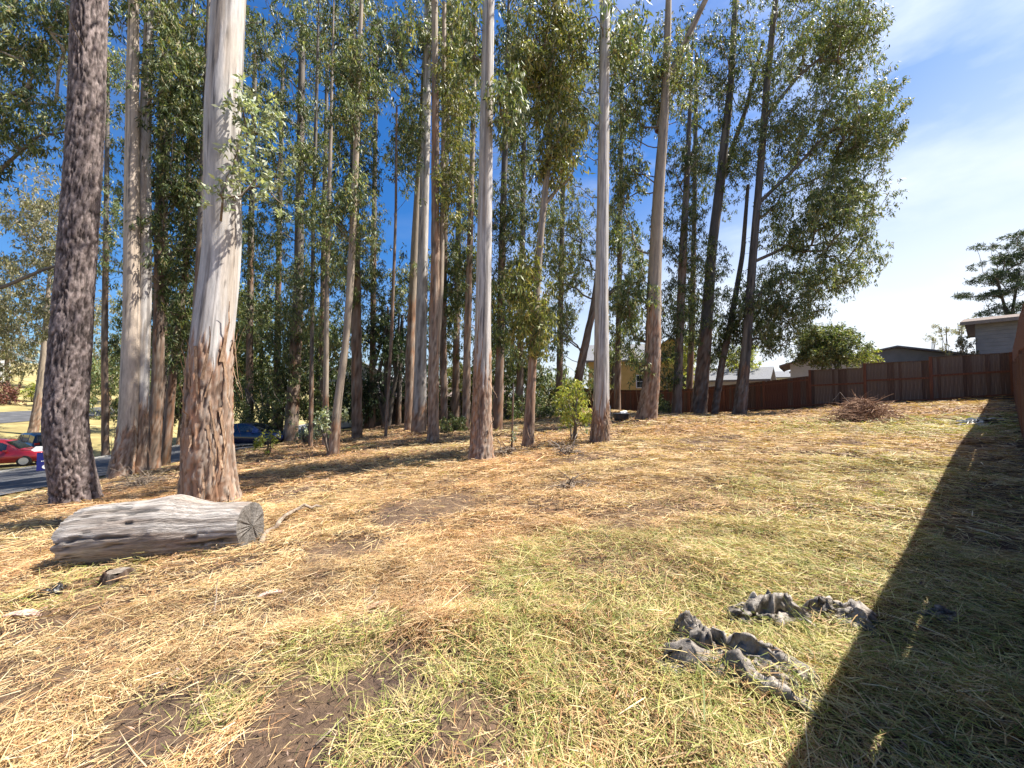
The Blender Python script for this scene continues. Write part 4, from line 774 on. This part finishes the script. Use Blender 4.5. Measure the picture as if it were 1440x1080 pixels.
# ================================================================ CARS
def car(name, label, loc, rz, paint, kind='suv'):
    r = empty(name, loc, label, 'car', 'cars parked along the street', rz)
    if kind == 'suv': st = [(-2.25, .80, .42, .86, .88, .70), (-2.15, .86, .30, .92, 1.0, .72), (-2.0, .89, .27, .95, 1.55, .70), (-1.2, .90, .24, .97, 1.68, .70), (.1, .90, .24, .96, 1.66, .70), (.45, .90, .24, .95, 1.58, .69), (1.15, .89, .24, .94, 1.0, .76), (1.9, .86, .26, .88, .90, .76), (2.2, .78, .36, .76, .78, .70)]
    else: st = [(-2.3, .76, .42, .84, .86, .68), (-2.15, .84, .30, .90, .95, .72), (-1.6, .87, .24, .92, 1.0, .74), (-.95, .88, .22, .92, 1.38, .64), (-.1, .88, .22, .91, 1.43, .64), (.45, .88, .22, .90, 1.36, .64), (1.25, .87, .22, .88, .93, .74), (2.0, .84, .25, .76, .79, .72), (2.3, .74, .36, .62, .64, .62)]
    S = np.array(st); xs = np.linspace(S[0, 0], S[-1, 0], 34); I = [np.interp(xs, S[:, 0], S[:, k]) for k in range(1, 6)]
    V = []
    for i, x in enumerate(xs):
        w, zb, zl, zr, wr = [q[i] for q in I]; mid = (zb + zl) / 2
        prof = [(w * .9, zb), (w, zb + .12), (w * 1.02, mid), (w * .98, zl - .02), (w * .95, zl), (wr + .02, max(zr - .06, zl + .01)), (wr - .06, max(zr, zl + .02))]
        V += [(x, y, z) for y, z in prof] + [(x, -y, z) for y, z in prof[::-1]]
    k = 14; F = [(i * k + j, i * k + (j + 1) % k, (i + 1) * k + (j + 1) % k, (i + 1) * k + j) for i in range(33) for j in range(k)]
    F += [tuple(range(k))[::-1], tuple(range(33 * k, 34 * k))]
    mb = MB(); mb.add(V, F); body = mb.build('body', paint, r, smooth=True)
    sh = lambda x, f, s: ((lambda w, zl, zr, wr: (x, s * ((w * .95) * (1 - f) + (wr + .02) * f + .012), zl * (1 - f) + (zr - .06) * f))(np.interp(x, S[:, 0], S[:, 1]), np.interp(x, S[:, 0], S[:, 3]), np.interp(x, S[:, 0], S[:, 4]), np.interp(x, S[:, 0], S[:, 5])))
    spans = [(-1.95, -1.25), (-1.15, -.25), (-.15, .62)] if kind == 'suv' else [(-1.05, -.3), (-.2, .7)]
    for a, b_ in spans:
        for s in (-1, 1):
            m2 = MB(); xx = np.linspace(a, b_, 5); P = [sh(x, .08, s) for x in xx] + [sh(x, .92, s) for x in xx]
            m2.add(P, [(i, i + 1, i + 6, i + 5) for i in range(4)]); m2.build('side_window', M['glass'], r)
    def cross(x0, x1, nm):
        m2 = MB(); P = []
        for x in np.linspace(x0, x1, 4):
            zr = np.interp(x, S[:, 0], S[:, 4]); wr = np.interp(x, S[:, 0], S[:, 5]) - .08
            P += [(x, -wr, zr + .016), (x, wr, zr + .016)]
        m2.add(P, [(2 * i, 2 * i + 1, 2 * i + 3, 2 * i + 2) for i in range(3)]); m2.build(nm, M['glass'], r)
    if kind == 'suv': cross(.52, 1.08, 'windscreen'); cross(-2.13, -2.02, 'rear_window')
    else: cross(.52, 1.2, 'windscreen'); cross(-1.55, -1.0, 'rear_window')
    for x in (-1.38, 1.38):
        for s in (-1, 1):
            m3 = MB(); y = .80 * s; m3.tube([(x, y - .1, .33), (x, y - .09, .33), (x, y + .11, .33), (x, y + .12, .33)], [.29, .33, .33, .29], 22); w = m3.build('wheel', M['rubber'], r, smooth=False)
            m4 = MB(); yo = y + .125 * s; m4.tube([(x, yo - .02, .33), (x, yo, .33)], [.22, .20], 14); m4.build('rim', M['alloy'], w)
    for s in (-1, 1):
        m5 = MB(); m5.box((-2.16, .70 * s, .92 if kind == 'suv' else .78), (.16, .22, .2)); m5.build('tail_light', M['tail'], r)
        m5 = MB(); m5.box((2.13, .62 * s, .66), (.16, .26, .12)); m5.build('headlight', M['lamp'], r)
        m5 = MB(); m5.box((.62, .98 * s, 1.0), (.12, .16, .11)); m5.build('mirror', paint, r)
    m6 = MB(); m6.box((-2.24, 0, .48), (.12, 1.5, .16)); m6.build('bumper', M['chrome'] if paint is M['car_black'] else paint, r)
    return r
def on(x, y, dz=.05): return (x, y, gzf(x, y) + dz)
car('parked_car', 'red estate car parked on the far side of the street', on(-31.8, 24.0), math.radians(30), M['car_red'], 'suv')
car('parked_car', 'black sport utility car parked beyond the red car', on(-35.6, 29.0), math.radians(158), M['car_black'], 'suv')
car('parked_car', 'dark blue sedan parked behind the big white gum', on(-16.5, 24.4, .05), math.radians(-4), M['car_blue'], 'sedan')

# ================================================================ SIGN
sp = at(70, 650, 11.4); sz = gzf(sp[0], sp[1]); sg = empty('yard_sign', (sp[0], sp[1], sz), 'blue hanging sign with white oval on a white arm post', 'sign', None, math.radians(38))
H = EYE + (540 - 630) / FPX * 11.4 + math.tan(PITCH) * 11.4 - sz
mb = MB(); mb.box((.42, 0, (H + .2) / 2), (.1, .1, H + .2)); mb.build('sign_post', M['white_paint'], sg, bevel=.006)
mb = MB(); mb.prism([(-.36, -.03, H - .02), (-.30, -.03, H - .07), (.37, -.03, H - .07), (.37, -.03, H + .07), (-.28, -.03, H + .07)], (0, .06, 0)); mb.build('sign_arm', M['white_paint'], sg)
mb = MB(); mb.box((-.02, 0, H - .37), (.46, .025, .52)); pn = mb.build('sign_panel', M['blue_sign'], sg)
mb = MB(); mb.box((0, 0, H - .09), (.16, .02, .07)); mb.build('hanger', M['trim'], sg)
mb = MB(); th = np.linspace(0, 2 * math.pi, 25)[:-1]; mb.prism([(-.05 + .095 * math.cos(a), -.016, H - .53 + .065 * math.sin(a)) for a in th], (0, .003, 0)); mb.build('oval_emblem', M['white_paint'], pn)
mb = MB()
for i in range(7):
    if i != 3: mb.box((-.15 + i * .04, -.0145, H - .36), (.027, .003, .022))
    else: mb.box((-.15 + i * .04, -.0145, H - .366), (.008, .003, .008))
mb.build('lettering', M['white_paint'], pn)

# ================================================================ LOG
def log():
    A = hit(122, 792); B = hit(356, 766); A[2] = gzf(A[0], A[1]); B[2] = gzf(B[0], B[1])
    ax = B - A; L = np.linalg.norm(ax); ax /= L; up = np.array([0, 0, 1.]); sd = np.cross(ax, up); sd /= np.linalg.norm(sd); up = np.cross(sd, ax)
    base = (A + B) / 2; r = empty('fallen_log', base, 'weathered grey log lying on the grass before the big white gum', 'log')
    from mathutils import Matrix
    r.rotation_euler = Matrix(((ax[0], -sd[0], up[0]), (ax[1], -sd[1], up[1]), (ax[2], -sd[2], up[2]))).to_euler(); A = np.array([-L / 2, 0, 0.]); base = np.zeros(3); ax = np.array([1., 0, 0]); sd = np.array([0, -1., 0]); up = np.array([0, 0, 1.])
    rows, sides = 200, 110; s = np.linspace(0, 1, rows); th = np.arange(sides) * 2 * math.pi / sides; TH, S = np.meshgrid(th, s)
    R = np.interp(s, [0, .06, .3, .55, .8, 1.0], [.345, .355, .355, .335, .285, .265])[:, None]
    c, n = np.cos(TH), np.sin(TH)
    hump = .06 * np.exp(-((S - .56) / .13) ** 2) * np.clip(n, 0, 1) ** 2
    lum = .05 * (fbm(c * 1.2, n * 1.2, S * 2.2, 3, 5) - .5)
    wob = .12 * fbm(S * 3, c, n, 2, 61); cr = fbm((c + wob) * 9, (n + wob) * 9, S * 1.6, 4, 6); crack = sstep(.91, .99, 1 - np.abs(2 * cr - 1)) * sstep(.35, .6, fbm(c * 2, n * 2, S * 4, 2, 66))
    fine = fbm(c * 20, n * 20, S * 9, 3, 7)
    RR = R + hump + lum * 1.4 - .028 * crack + .012 * (fine - .5)
    gr = fbm(c * 9, n * 9, S * 1.6, 4, 8)
    col = np.array((.30, .255, .215)) + (np.array((.54, .49, .435)) - np.array((.30, .255, .215))) * sstep(.4, .65, gr)[..., None]
    col = col + (np.array((.30, .21, .15)) - col) * (.5 * sstep(.55, .7, fbm(c * 2, n * 2, S * 3, 3, 9)))[..., None]; col *= (1 - .7 * crack)[..., None]
    ragged = np.where(S < .04, (fbm(c * 5, n * 5, 0 * S, 3, 10) - .5) * .05, 0)
    P = A + (S + ragged)[..., None] * ax * L + up * (R - .035)[..., None] + RR[..., None] * (c[..., None] * sd + n[..., None] * up) - base
    V = P.reshape(-1, 3); i = np.arange(rows - 1)[:, None] * sides; j = np.arange(sides)[None, :]; jn = (j + 1) % sides
    F = np.stack([i + j, i + jn, i + sides + jn, i + sides + j], -1).reshape(-1, 4)
    link('log_body', mesh_np('log_body', V, F, col.reshape(-1, 3), smooth=True), M['wood_log'], r)
    for end, nm in ((0, 'broken_end'), (1, 'cut_end')):
        rim = P[0 if end == 0 else -1]; cen = rim.mean(0); fr = np.linspace(1, 0.02, 16); Vc, Cc = [], []
        for q in fr:
            p = cen + (rim - cen) * q; a = th
            rad = vnoise(np.cos(a) * 9, np.sin(a) * 9, q * .5, 22); ring = vnoise(np.full(sides, q * 26), 0, 0, 23)
            dep = (.045 if end else .07) * (rad - .5) + .004 * ring - (.0 if end else .03 * (1 - q)); p = p + (ax if end else -ax) * (dep * (1 if q < .99 else 0))[:, None]
            Vc.append(p); Cc.append(np.array((.18, .16, .14)) * (.6 + .7 * rad[:, None]) * (.85 + .3 * ring[:, None]))
        Vc = np.concatenate(Vc); i = np.arange(15)[:, None] * sides; F = np.stack([i + j, i + jn, i + sides + jn, i + sides + j], -1).reshape(-1, 4)
        link(nm, mesh_np(nm, Vc, F, np.concatenate(Cc), smooth=True), M['wood_log'], r)
log()

# ================================================================ SMALL THINGS ON THE GRASS
def crumpled(name, label, c, L, W, rz, hgt, mat, seed, arc=0.0, cat='plastic sheet', n=70, m=36, group=None):
    """a crumpled sheet: folded ridges, ragged outline, its rim on the ground"""
    base = np.array([c[0], c[1], gzf(c[0], c[1])]); u, v = np.meshgrid(np.linspace(-1, 1, n), np.linspace(-1, 1, m), indexing='ij')
    edge = 1 + .30 * (fbm(u * 2.2 + seed, v * 2.2, 0, 3, seed) - .5) * 2
    wid = W * (.55 + .75 * fbm(u * 1.6 + seed, 0, 0, 2, seed + 1)); a = arc * u
    x = u * L * edge; y = v * wid * edge + arc * L * .5 * (u * u)
    wv = v + .35 * (fbm(u * 1.5 + seed, v * 1.2, 2, 2, seed + 6) - .5) * 2
    r1 = 1 - np.abs(2 * vnoise(u * .9 + seed, wv * 2.1 + seed, 0, seed + 2) - 1); r2 = 1 - np.abs(2 * vnoise(u * 2.6 + wv * 1.2 + seed, wv * 5.5, 0, seed + 3) - 1); r3 = fbm(u * 9 + 4 * wv, wv * 9, 0, 2, seed + 7)
    dome = (1 - np.clip(np.abs(v), 0, 1) ** 3) * (1 - np.abs(u) ** 6); big = .45 + .9 * vnoise(u * 1.7 + seed * 2, 0, 0, seed + 9)
    z = dome * hgt * big * (.10 + .75 * sstep(.2, 1, r1) + .30 * sstep(.5, 1, r2)) + hgt * .09 * (r3 - .5) + .03
    x = x + .05 * (fbm(u * 5, v * 5, 3, 2, seed + 4) - .5); y = y + .07 * (fbm(u * 5, v * 5, 7, 2, seed + 5) - .5)
    ca, sa = math.cos(rz), math.sin(rz); X, Y_ = x * ca - y * sa, x * sa + y * ca
    z = np.maximum(z, .008) + gz(X + base[0], Y_ + base[1]) - base[2]
    V = np.stack([X, Y_, z], -1).reshape(-1, 3); i, j = np.meshgrid(np.arange(n - 1), np.arange(m - 1), indexing='ij')
    F = np.stack([i * m + j, (i + 1) * m + j, (i + 1) * m + j + 1, i * m + j + 1], -1).reshape(-1, 4)
    keep = (fbm(u * 1.9 + 3 * seed, v * 2.2, 0, 3, seed + 8)[:-1, :-1].reshape(-1) > .17)
    o = link(name, mesh_np(name, V, F[keep], smooth=True), mat); o.location = base
    so_ = o.modifiers.new('thick', 'SOLIDIFY'); so_.thickness = .006; tag(o, label, cat, group); return o
crumpled('plastic_sheet', 'long crumpled grey plastic sheet twisted across the foreground grass', hit(1035, 945), .31, .13, math.radians(-36), .19, M['plastic'], 3, arc=-.35)
crumpled('plastic_sheet', 'upright crumpled end of torn grey plastic beside the long twisted sheet', hit(985, 915), .15, .085, math.radians(-72), .17, M['plastic'], 9, arc=.2, n=50, m=30)
crumpled('plastic_sheet', 'small pale crumpled plastic heap sunk in the grass', hit(1075, 872), .20, .10, math.radians(-12), .13, M['plastic'], 14, arc=-.3, n=50, m=30)
crumpled('plastic_sheet', 'flat striped plastic scrap at the edge of the fence shadow', hit(1178, 868), .16, .10, math.radians(-32), .085, M['plastic'], 21, n=50, m=30)
crumpled('plastic_sheet', 'pale scrap of plastic lying inside the fence shadow', hit(1325, 872), .09, .07, .3, .03, M['plastic'], 27, n=30, m=20)
crumpled('plastic_sheet', 'black plastic sheet stretched flat near the corner of the fences', hit(1378, 594), 1.3, .38, math.radians(34), .10, M['plastic_dark'], 33, n=60, m=30)
crumpled('plastic_scrap', 'small dark crumpled plastic scrap on the straw near the log', hit(68, 838), .11, .06, .4, .06, M['plastic_dark'], 41, n=36, m=24, cat='plastic scrap')
def bark_curl(name, label, c, L, W, rz, mat):
    base = np.array([c[0], c[1], gzf(c[0], c[1])]); mb = MB(); V = []
    for i in range(15):
        t = i / 14 * 2 - 1
        for j in range(7):
            q = j / 6 * 2 - 1; w = W * (1 - t ** 4) ** .5 * (.8 + .2 * math.sin(5 * t)); x, y, z = t * L, q * w, .04 + .025 * (q * q) - .02 * t * t
            V.append((x * math.cos(rz) - y * math.sin(rz), x * math.sin(rz) + y * math.cos(rz), z))
    mb.add(V, [(i * 7 + j, (i + 1) * 7 + j, (i + 1) * 7 + j + 1, i * 7 + j + 1) for i in range(14) for j in range(6)]); o = mb.build(name, mat, smooth=True)
    o.location = base; s_ = o.modifiers.new('thick', 'SOLIDIFY'); s_.thickness = .008; tag(o, label, 'bark'); return o
bark_curl('bark_piece', 'pinkish curled piece of shed bark on the straw beside the small dark scrap', hit(30, 871), .13, .045, .1, M['pink_bark'])
bark_curl('bark_piece', 'narrow pinkish bark sliver on open straw in front of the log', hit(380, 842), .10, .02, .6, M['pink_bark'])
bark_curl('bark_piece', 'reddish bark strip lying by the foreground tuft', hit(525, 862), .14, .018, .95, M['strip'])
def stick(name, label, pts, rad, branches=(), mat='twig', cat='stick', group=None):
    W = [hit(p[0], p[1]) + np.array([0, 0, p[2] if len(p) > 2 else .03]) for p in pts]; base = W[0].copy(); base[2] = gzf(base[0], base[1])
    P = np.array(W) - base; t = np.linspace(0, len(P) - 1, 4 * (len(P) - 1) + 1); Q = np.stack([np.interp(t, np.arange(len(P)), P[:, k]) for k in range(3)], 1); g = np.random.default_rng(len(label))
    Q[1:-1] += g.normal(0, rad * .5, (len(Q) - 2, 3)); mb = MB(); mb.tube(Q, np.linspace(rad, rad * .55, len(Q)) * (1 + .15 * g.normal(0, 1, len(Q))), 8)
    for f, dx, dy, dz, r in branches:
        i = int(f * (len(Q) - 1)); mb.tube([Q[i], Q[i] + np.array([dx, dy, dz]) * .5 + g.normal(0, .01, 3), Q[i] + np.array([dx, dy, dz])], [r, r * .8, r * .5], 6)
    o = mb.build(name, M[mat], smooth=True); o.location = base; tag(o, label, cat, group); return o
stick('dead_branch', 'thick grey broken branch propped on the grass beside the log', [(366, 768, .02), (390, 742, .07), (420, 722, .1), (452, 718, .06)], .034, [(.15, .08, -.1, -.02, .014), (.6, .1, .12, .02, .012)], cat='branch')
for k, (pts, lb) in enumerate([
    ([(600, 832, .02), (608, 812, .1)], 'short upright twig poking from straw in front of the slim pale trunk'),
    ([(510, 868, .02), (530, 838, .07)], 'dark leaning twig above the foreground tuft'),
    ([(300, 870, .02), (306, 836, .14)], 'upright dark twig in the straw below the log'),
    ([(345, 850, .03), (378, 838, .04)], 'thin brown twig lying beside the narrow bark sliver'),
    ([(280, 885, .03), (322, 890, .03)], 'flat brown twig on straw under the upright dark twig'),
    ([(440, 1058, .02), (485, 1018, .03)], 'pale straight twig on the bare soil in the foreground')]):
    stick('twig', lb, pts, .006, mat='twig', cat='twig', group='twigs scattered on the grass')
# rotten stump in front of the log
sc_ = hit(165, 818); st = empty('tree_stump', sc_, 'low rotten stump overgrown by straw in front of the log', 'stump')
V, F, C, _, _ = trunk_mesh(np.array([(0, 0, -.1), (0, 0, .04), (.0, 0, .10), (0, 0, .11)], float), np.array([.13, .12, .10, .085]), 40, 30, 'grey', .5, 77, .15)
link('stump_side', mesh_np('stump_side', V + .03 * (vnoise(V[:, 0] * 18, V[:, 1] * 18, 0, 5)[:, None] - .5) * np.array([0, 0, 1.6]) * (V[:, 2:3] > .03), F, C * .42, smooth=True), M['rough_bark'], st)
top = V.reshape(30, 40, 3)[-1]; mb = MB(); mb.add(list(top) + [top.mean(0) - np.array([0, 0, .008])], [(i, (i + 1) % 40, 40) for i in range(40)]); mb.build('stump_top', M['limb'], st)
# brush piles
def brush(name, label, px, py, rx, h, n, seed, mat='twig', L=.7, extra=()):
    c = hit(px, py); g = np.random.default_rng(seed); r = empty(name, c, label, 'brush pile'); mb = MB()
    for _ in range(n):
        q = np.abs(g.normal(0, .42)) * rx; a = g.uniform(0, 6.283); z = max(.02, h * (1 - (q / rx) ** 1.5)) * g.random() ** .6; p = np.array([q * math.cos(a), q * math.sin(a), z + gzf(c[0] + q * math.cos(a), c[1] + q * math.sin(a)) - c[2]])
        d = g.normal(0, 1, 3); d[2] = d[2] * .35 - .1; d /= np.linalg.norm(d); l = L * g.uniform(.3, 1); e = p + d * l; e[2] = max(e[2], gzf(c[0] + e[0], c[1] + e[1]) - c[2] + .01); m = (p + e) / 2 + g.normal(0, .06 * l, 3); rr = g.uniform(.004, .011)
        mb.tube([p, m, e], [rr, rr * .8, rr * .5], 4, cap=False)
    mb.build('twigs', M[mat], r)
    for (dx, dy, l, hh) in extra:
        m2 = MB(); m2.tube([(dx, dy, .05), (dx + l * .25, dy, hh * .7), (dx + l * .6, dy + .1, hh), (dx + l, dy + .15, hh * .75)], [.012, .010, .008, .005], 6); m2.build('branch', M['limb_pale'], r)
    return r
M['red_twig'] = noise_mat('reddish_dry_brush', (.17, .085, .05), (.40, .26, .17), 5, .9)
brush('brush_pile', 'heap of reddish dry brush in front of the stepped fence', 1212, 598, 1.2, .80, 1500, 91, 'red_twig', .5, extra=[(-.1, .2, -.45, 1.0)])
brush('brush_pile', 'low heap of reddish litter at the foot of the back fence', 1082, 574, 1.0, .45, 260, 92, 'red_twig', .5)
brush('brush_pile', 'small tangle of pale twigs at the base of the grey and white gum', 712, 640, .55, .22, 90, 93, 'twig', .6, extra=[(-.1, 0, -.3, .45)])
brush('brush_pile', 'dark tangle of dead stems under the yellow-green sapling', 798, 640, .45, .25, 110, 94, 'twig', .5, extra=[(.1, 0, .35, .6), (-.1, 0, -.5, .35)])
brush('brush_pile', 'scatter of dead stems on the grass below the sapling', 802, 688, .35, .14, 80, 95, 'twig', .4)
brush('brush_pile', 'bark debris heaped round the foot of the thick tan trunk', 205, 682, .9, .22, 160, 96, 'twig', .9)
# dumped things by the fence
bk = hit(874, 592); br = empty('black_tub', bk, 'black tub with a white rim lying beside the fence near the silver gum', 'tub')
mb = MB(); mb.tube([(0, 0, 0), (0, 0, .1), (0, 0, .3), (0, 0, .34)], [.28, .32, .37, .39], 18); mb.build('tub_body', M['plastic_dark'], br, smooth=False)
mb = MB(); mb.tube([(-.05, 0, .345), (.1, 0, .36), (.25, .02, .41)], [.08, .1, .06], 8); mb.build('white_lid', M['white_paint'], br)
hp = at(858, 585, 20); hp[2] = gzf(hp[0], hp[1]); mb = MB(); mb.tube([(0, 0, -.05), (0, 0, .55), (-.04, 0, .68), (-.14, 0, .74), (-.25, 0, .70)], [.025] * 5, 8); o = mb.build('hooked_pipe', M['white_paint'], smooth=True); o.location = hp; tag(o, 'thin white hooked pipe standing beside the black tub', 'pipe')

# ---- taller tufts the mower left
def tuft(name, label, c, n, L, spread, seed, pal):
    g = np.random.default_rng(seed); base = np.array([c[0], c[1], gzf(c[0], c[1])]); a = g.uniform(0, 6.283, n); q = spread * np.sqrt(g.random(n)); x, y = q * np.cos(a), q * np.sin(a)
    z = gz(x + base[0], y + base[1]) - base[2]; hd = .35 * a + g.normal(seed % 6, 1.1, n); el = np.abs(g.normal(.12, .34, n)); l = L * g.uniform(.5, 1.2, n); w = .0038 * g.uniform(.6, 1.3, n)
    D = np.stack([np.cos(hd), np.sin(hd)], 1); S = np.stack([-D[:, 1], D[:, 0]], 1); V = np.empty((n, 5, 2, 3))
    for k in range(5):
        t = k / 4; hx = l * t * np.cos(el) ; hz = l * t * np.sin(el) * (1 - .75 * t)
        for s_, sg_ in ((0, -1), (1, 1)):
            V[:, k, s_, 0] = x + D[:, 0] * hx + sg_ * S[:, 0] * w * (1 - .8 * t) * .5; V[:, k, s_, 1] = y + D[:, 1] * hx + sg_ * S[:, 1] * w * (1 - .8 * t) * .5; V[:, k, s_, 2] = z + hz + .005
    b_ = np.arange(n)[:, None, None] * 10; k = np.arange(4)[None, :, None] * 2; F = (b_ + k + np.array([0, 1, 3, 2])[None, None, :]).reshape(-1, 4)
    pal = np.array(pal); C = pal[g.integers(0, len(pal), n)] * g.uniform(.75, 1.15, n)[:, None]
    o = link(name, mesh_np(name, V.reshape(-1, 3), F, np.repeat(C, 10, 0)), M['straw']); o.location = base; return tag(o, label, 'grass tuft', 'tufts the mower left')
GP = [(.36, .36, .10), (.24, .27, .06), (.56, .48, .20), (.64, .50, .26), (.60, .44, .22), (.46, .43, .14)]; DP = [(.55, .40, .17), (.42, .27, .11), (.62, .50, .24), (.34, .32, .10)]
for px, py, n, L, s_, pl, lb in [
    (480, 930, 420, .20, .20, GP, 'shaggy green tuft beside the bare foreground soil'), (565, 1020, 360, .20, .20, GP, 'lush green tuft right of the bare foreground soil'),
    (875, 752, 300, .24, .15, DP, 'brown hooded tuft on the open straw beyond the green patch'), (725, 850, 260, .22, .14, GP, 'dark green tuft left of the green patch'),
    (300, 1000, 220, .18, .17, GP, 'ragged green tuft between two soil patches'), (1020, 985, 260, .24, .14, GP, 'yellow-green tuft growing through the long plastic sheet'),
    (985, 960, 200, .22, .09, GP, 'green tuft hugging the upright plastic end'), (1110, 905, 220, .22, .13, GP, 'green tuft behind the small pale plastic heap'),
    (165, 826, 240, .17, .14, DP, 'dry straw tuft growing over the low rotten stump'), (330, 775, 140, .2, .1, GP, 'green tuft tucked under the log near its cut end'), (215, 792, 160, .3, .12, DP, 'tall dry tuft leaning on the middle of the log')]:
    tuft('grass_tuft', lb, hit(px, py), n, L, s_, int(px), pl)
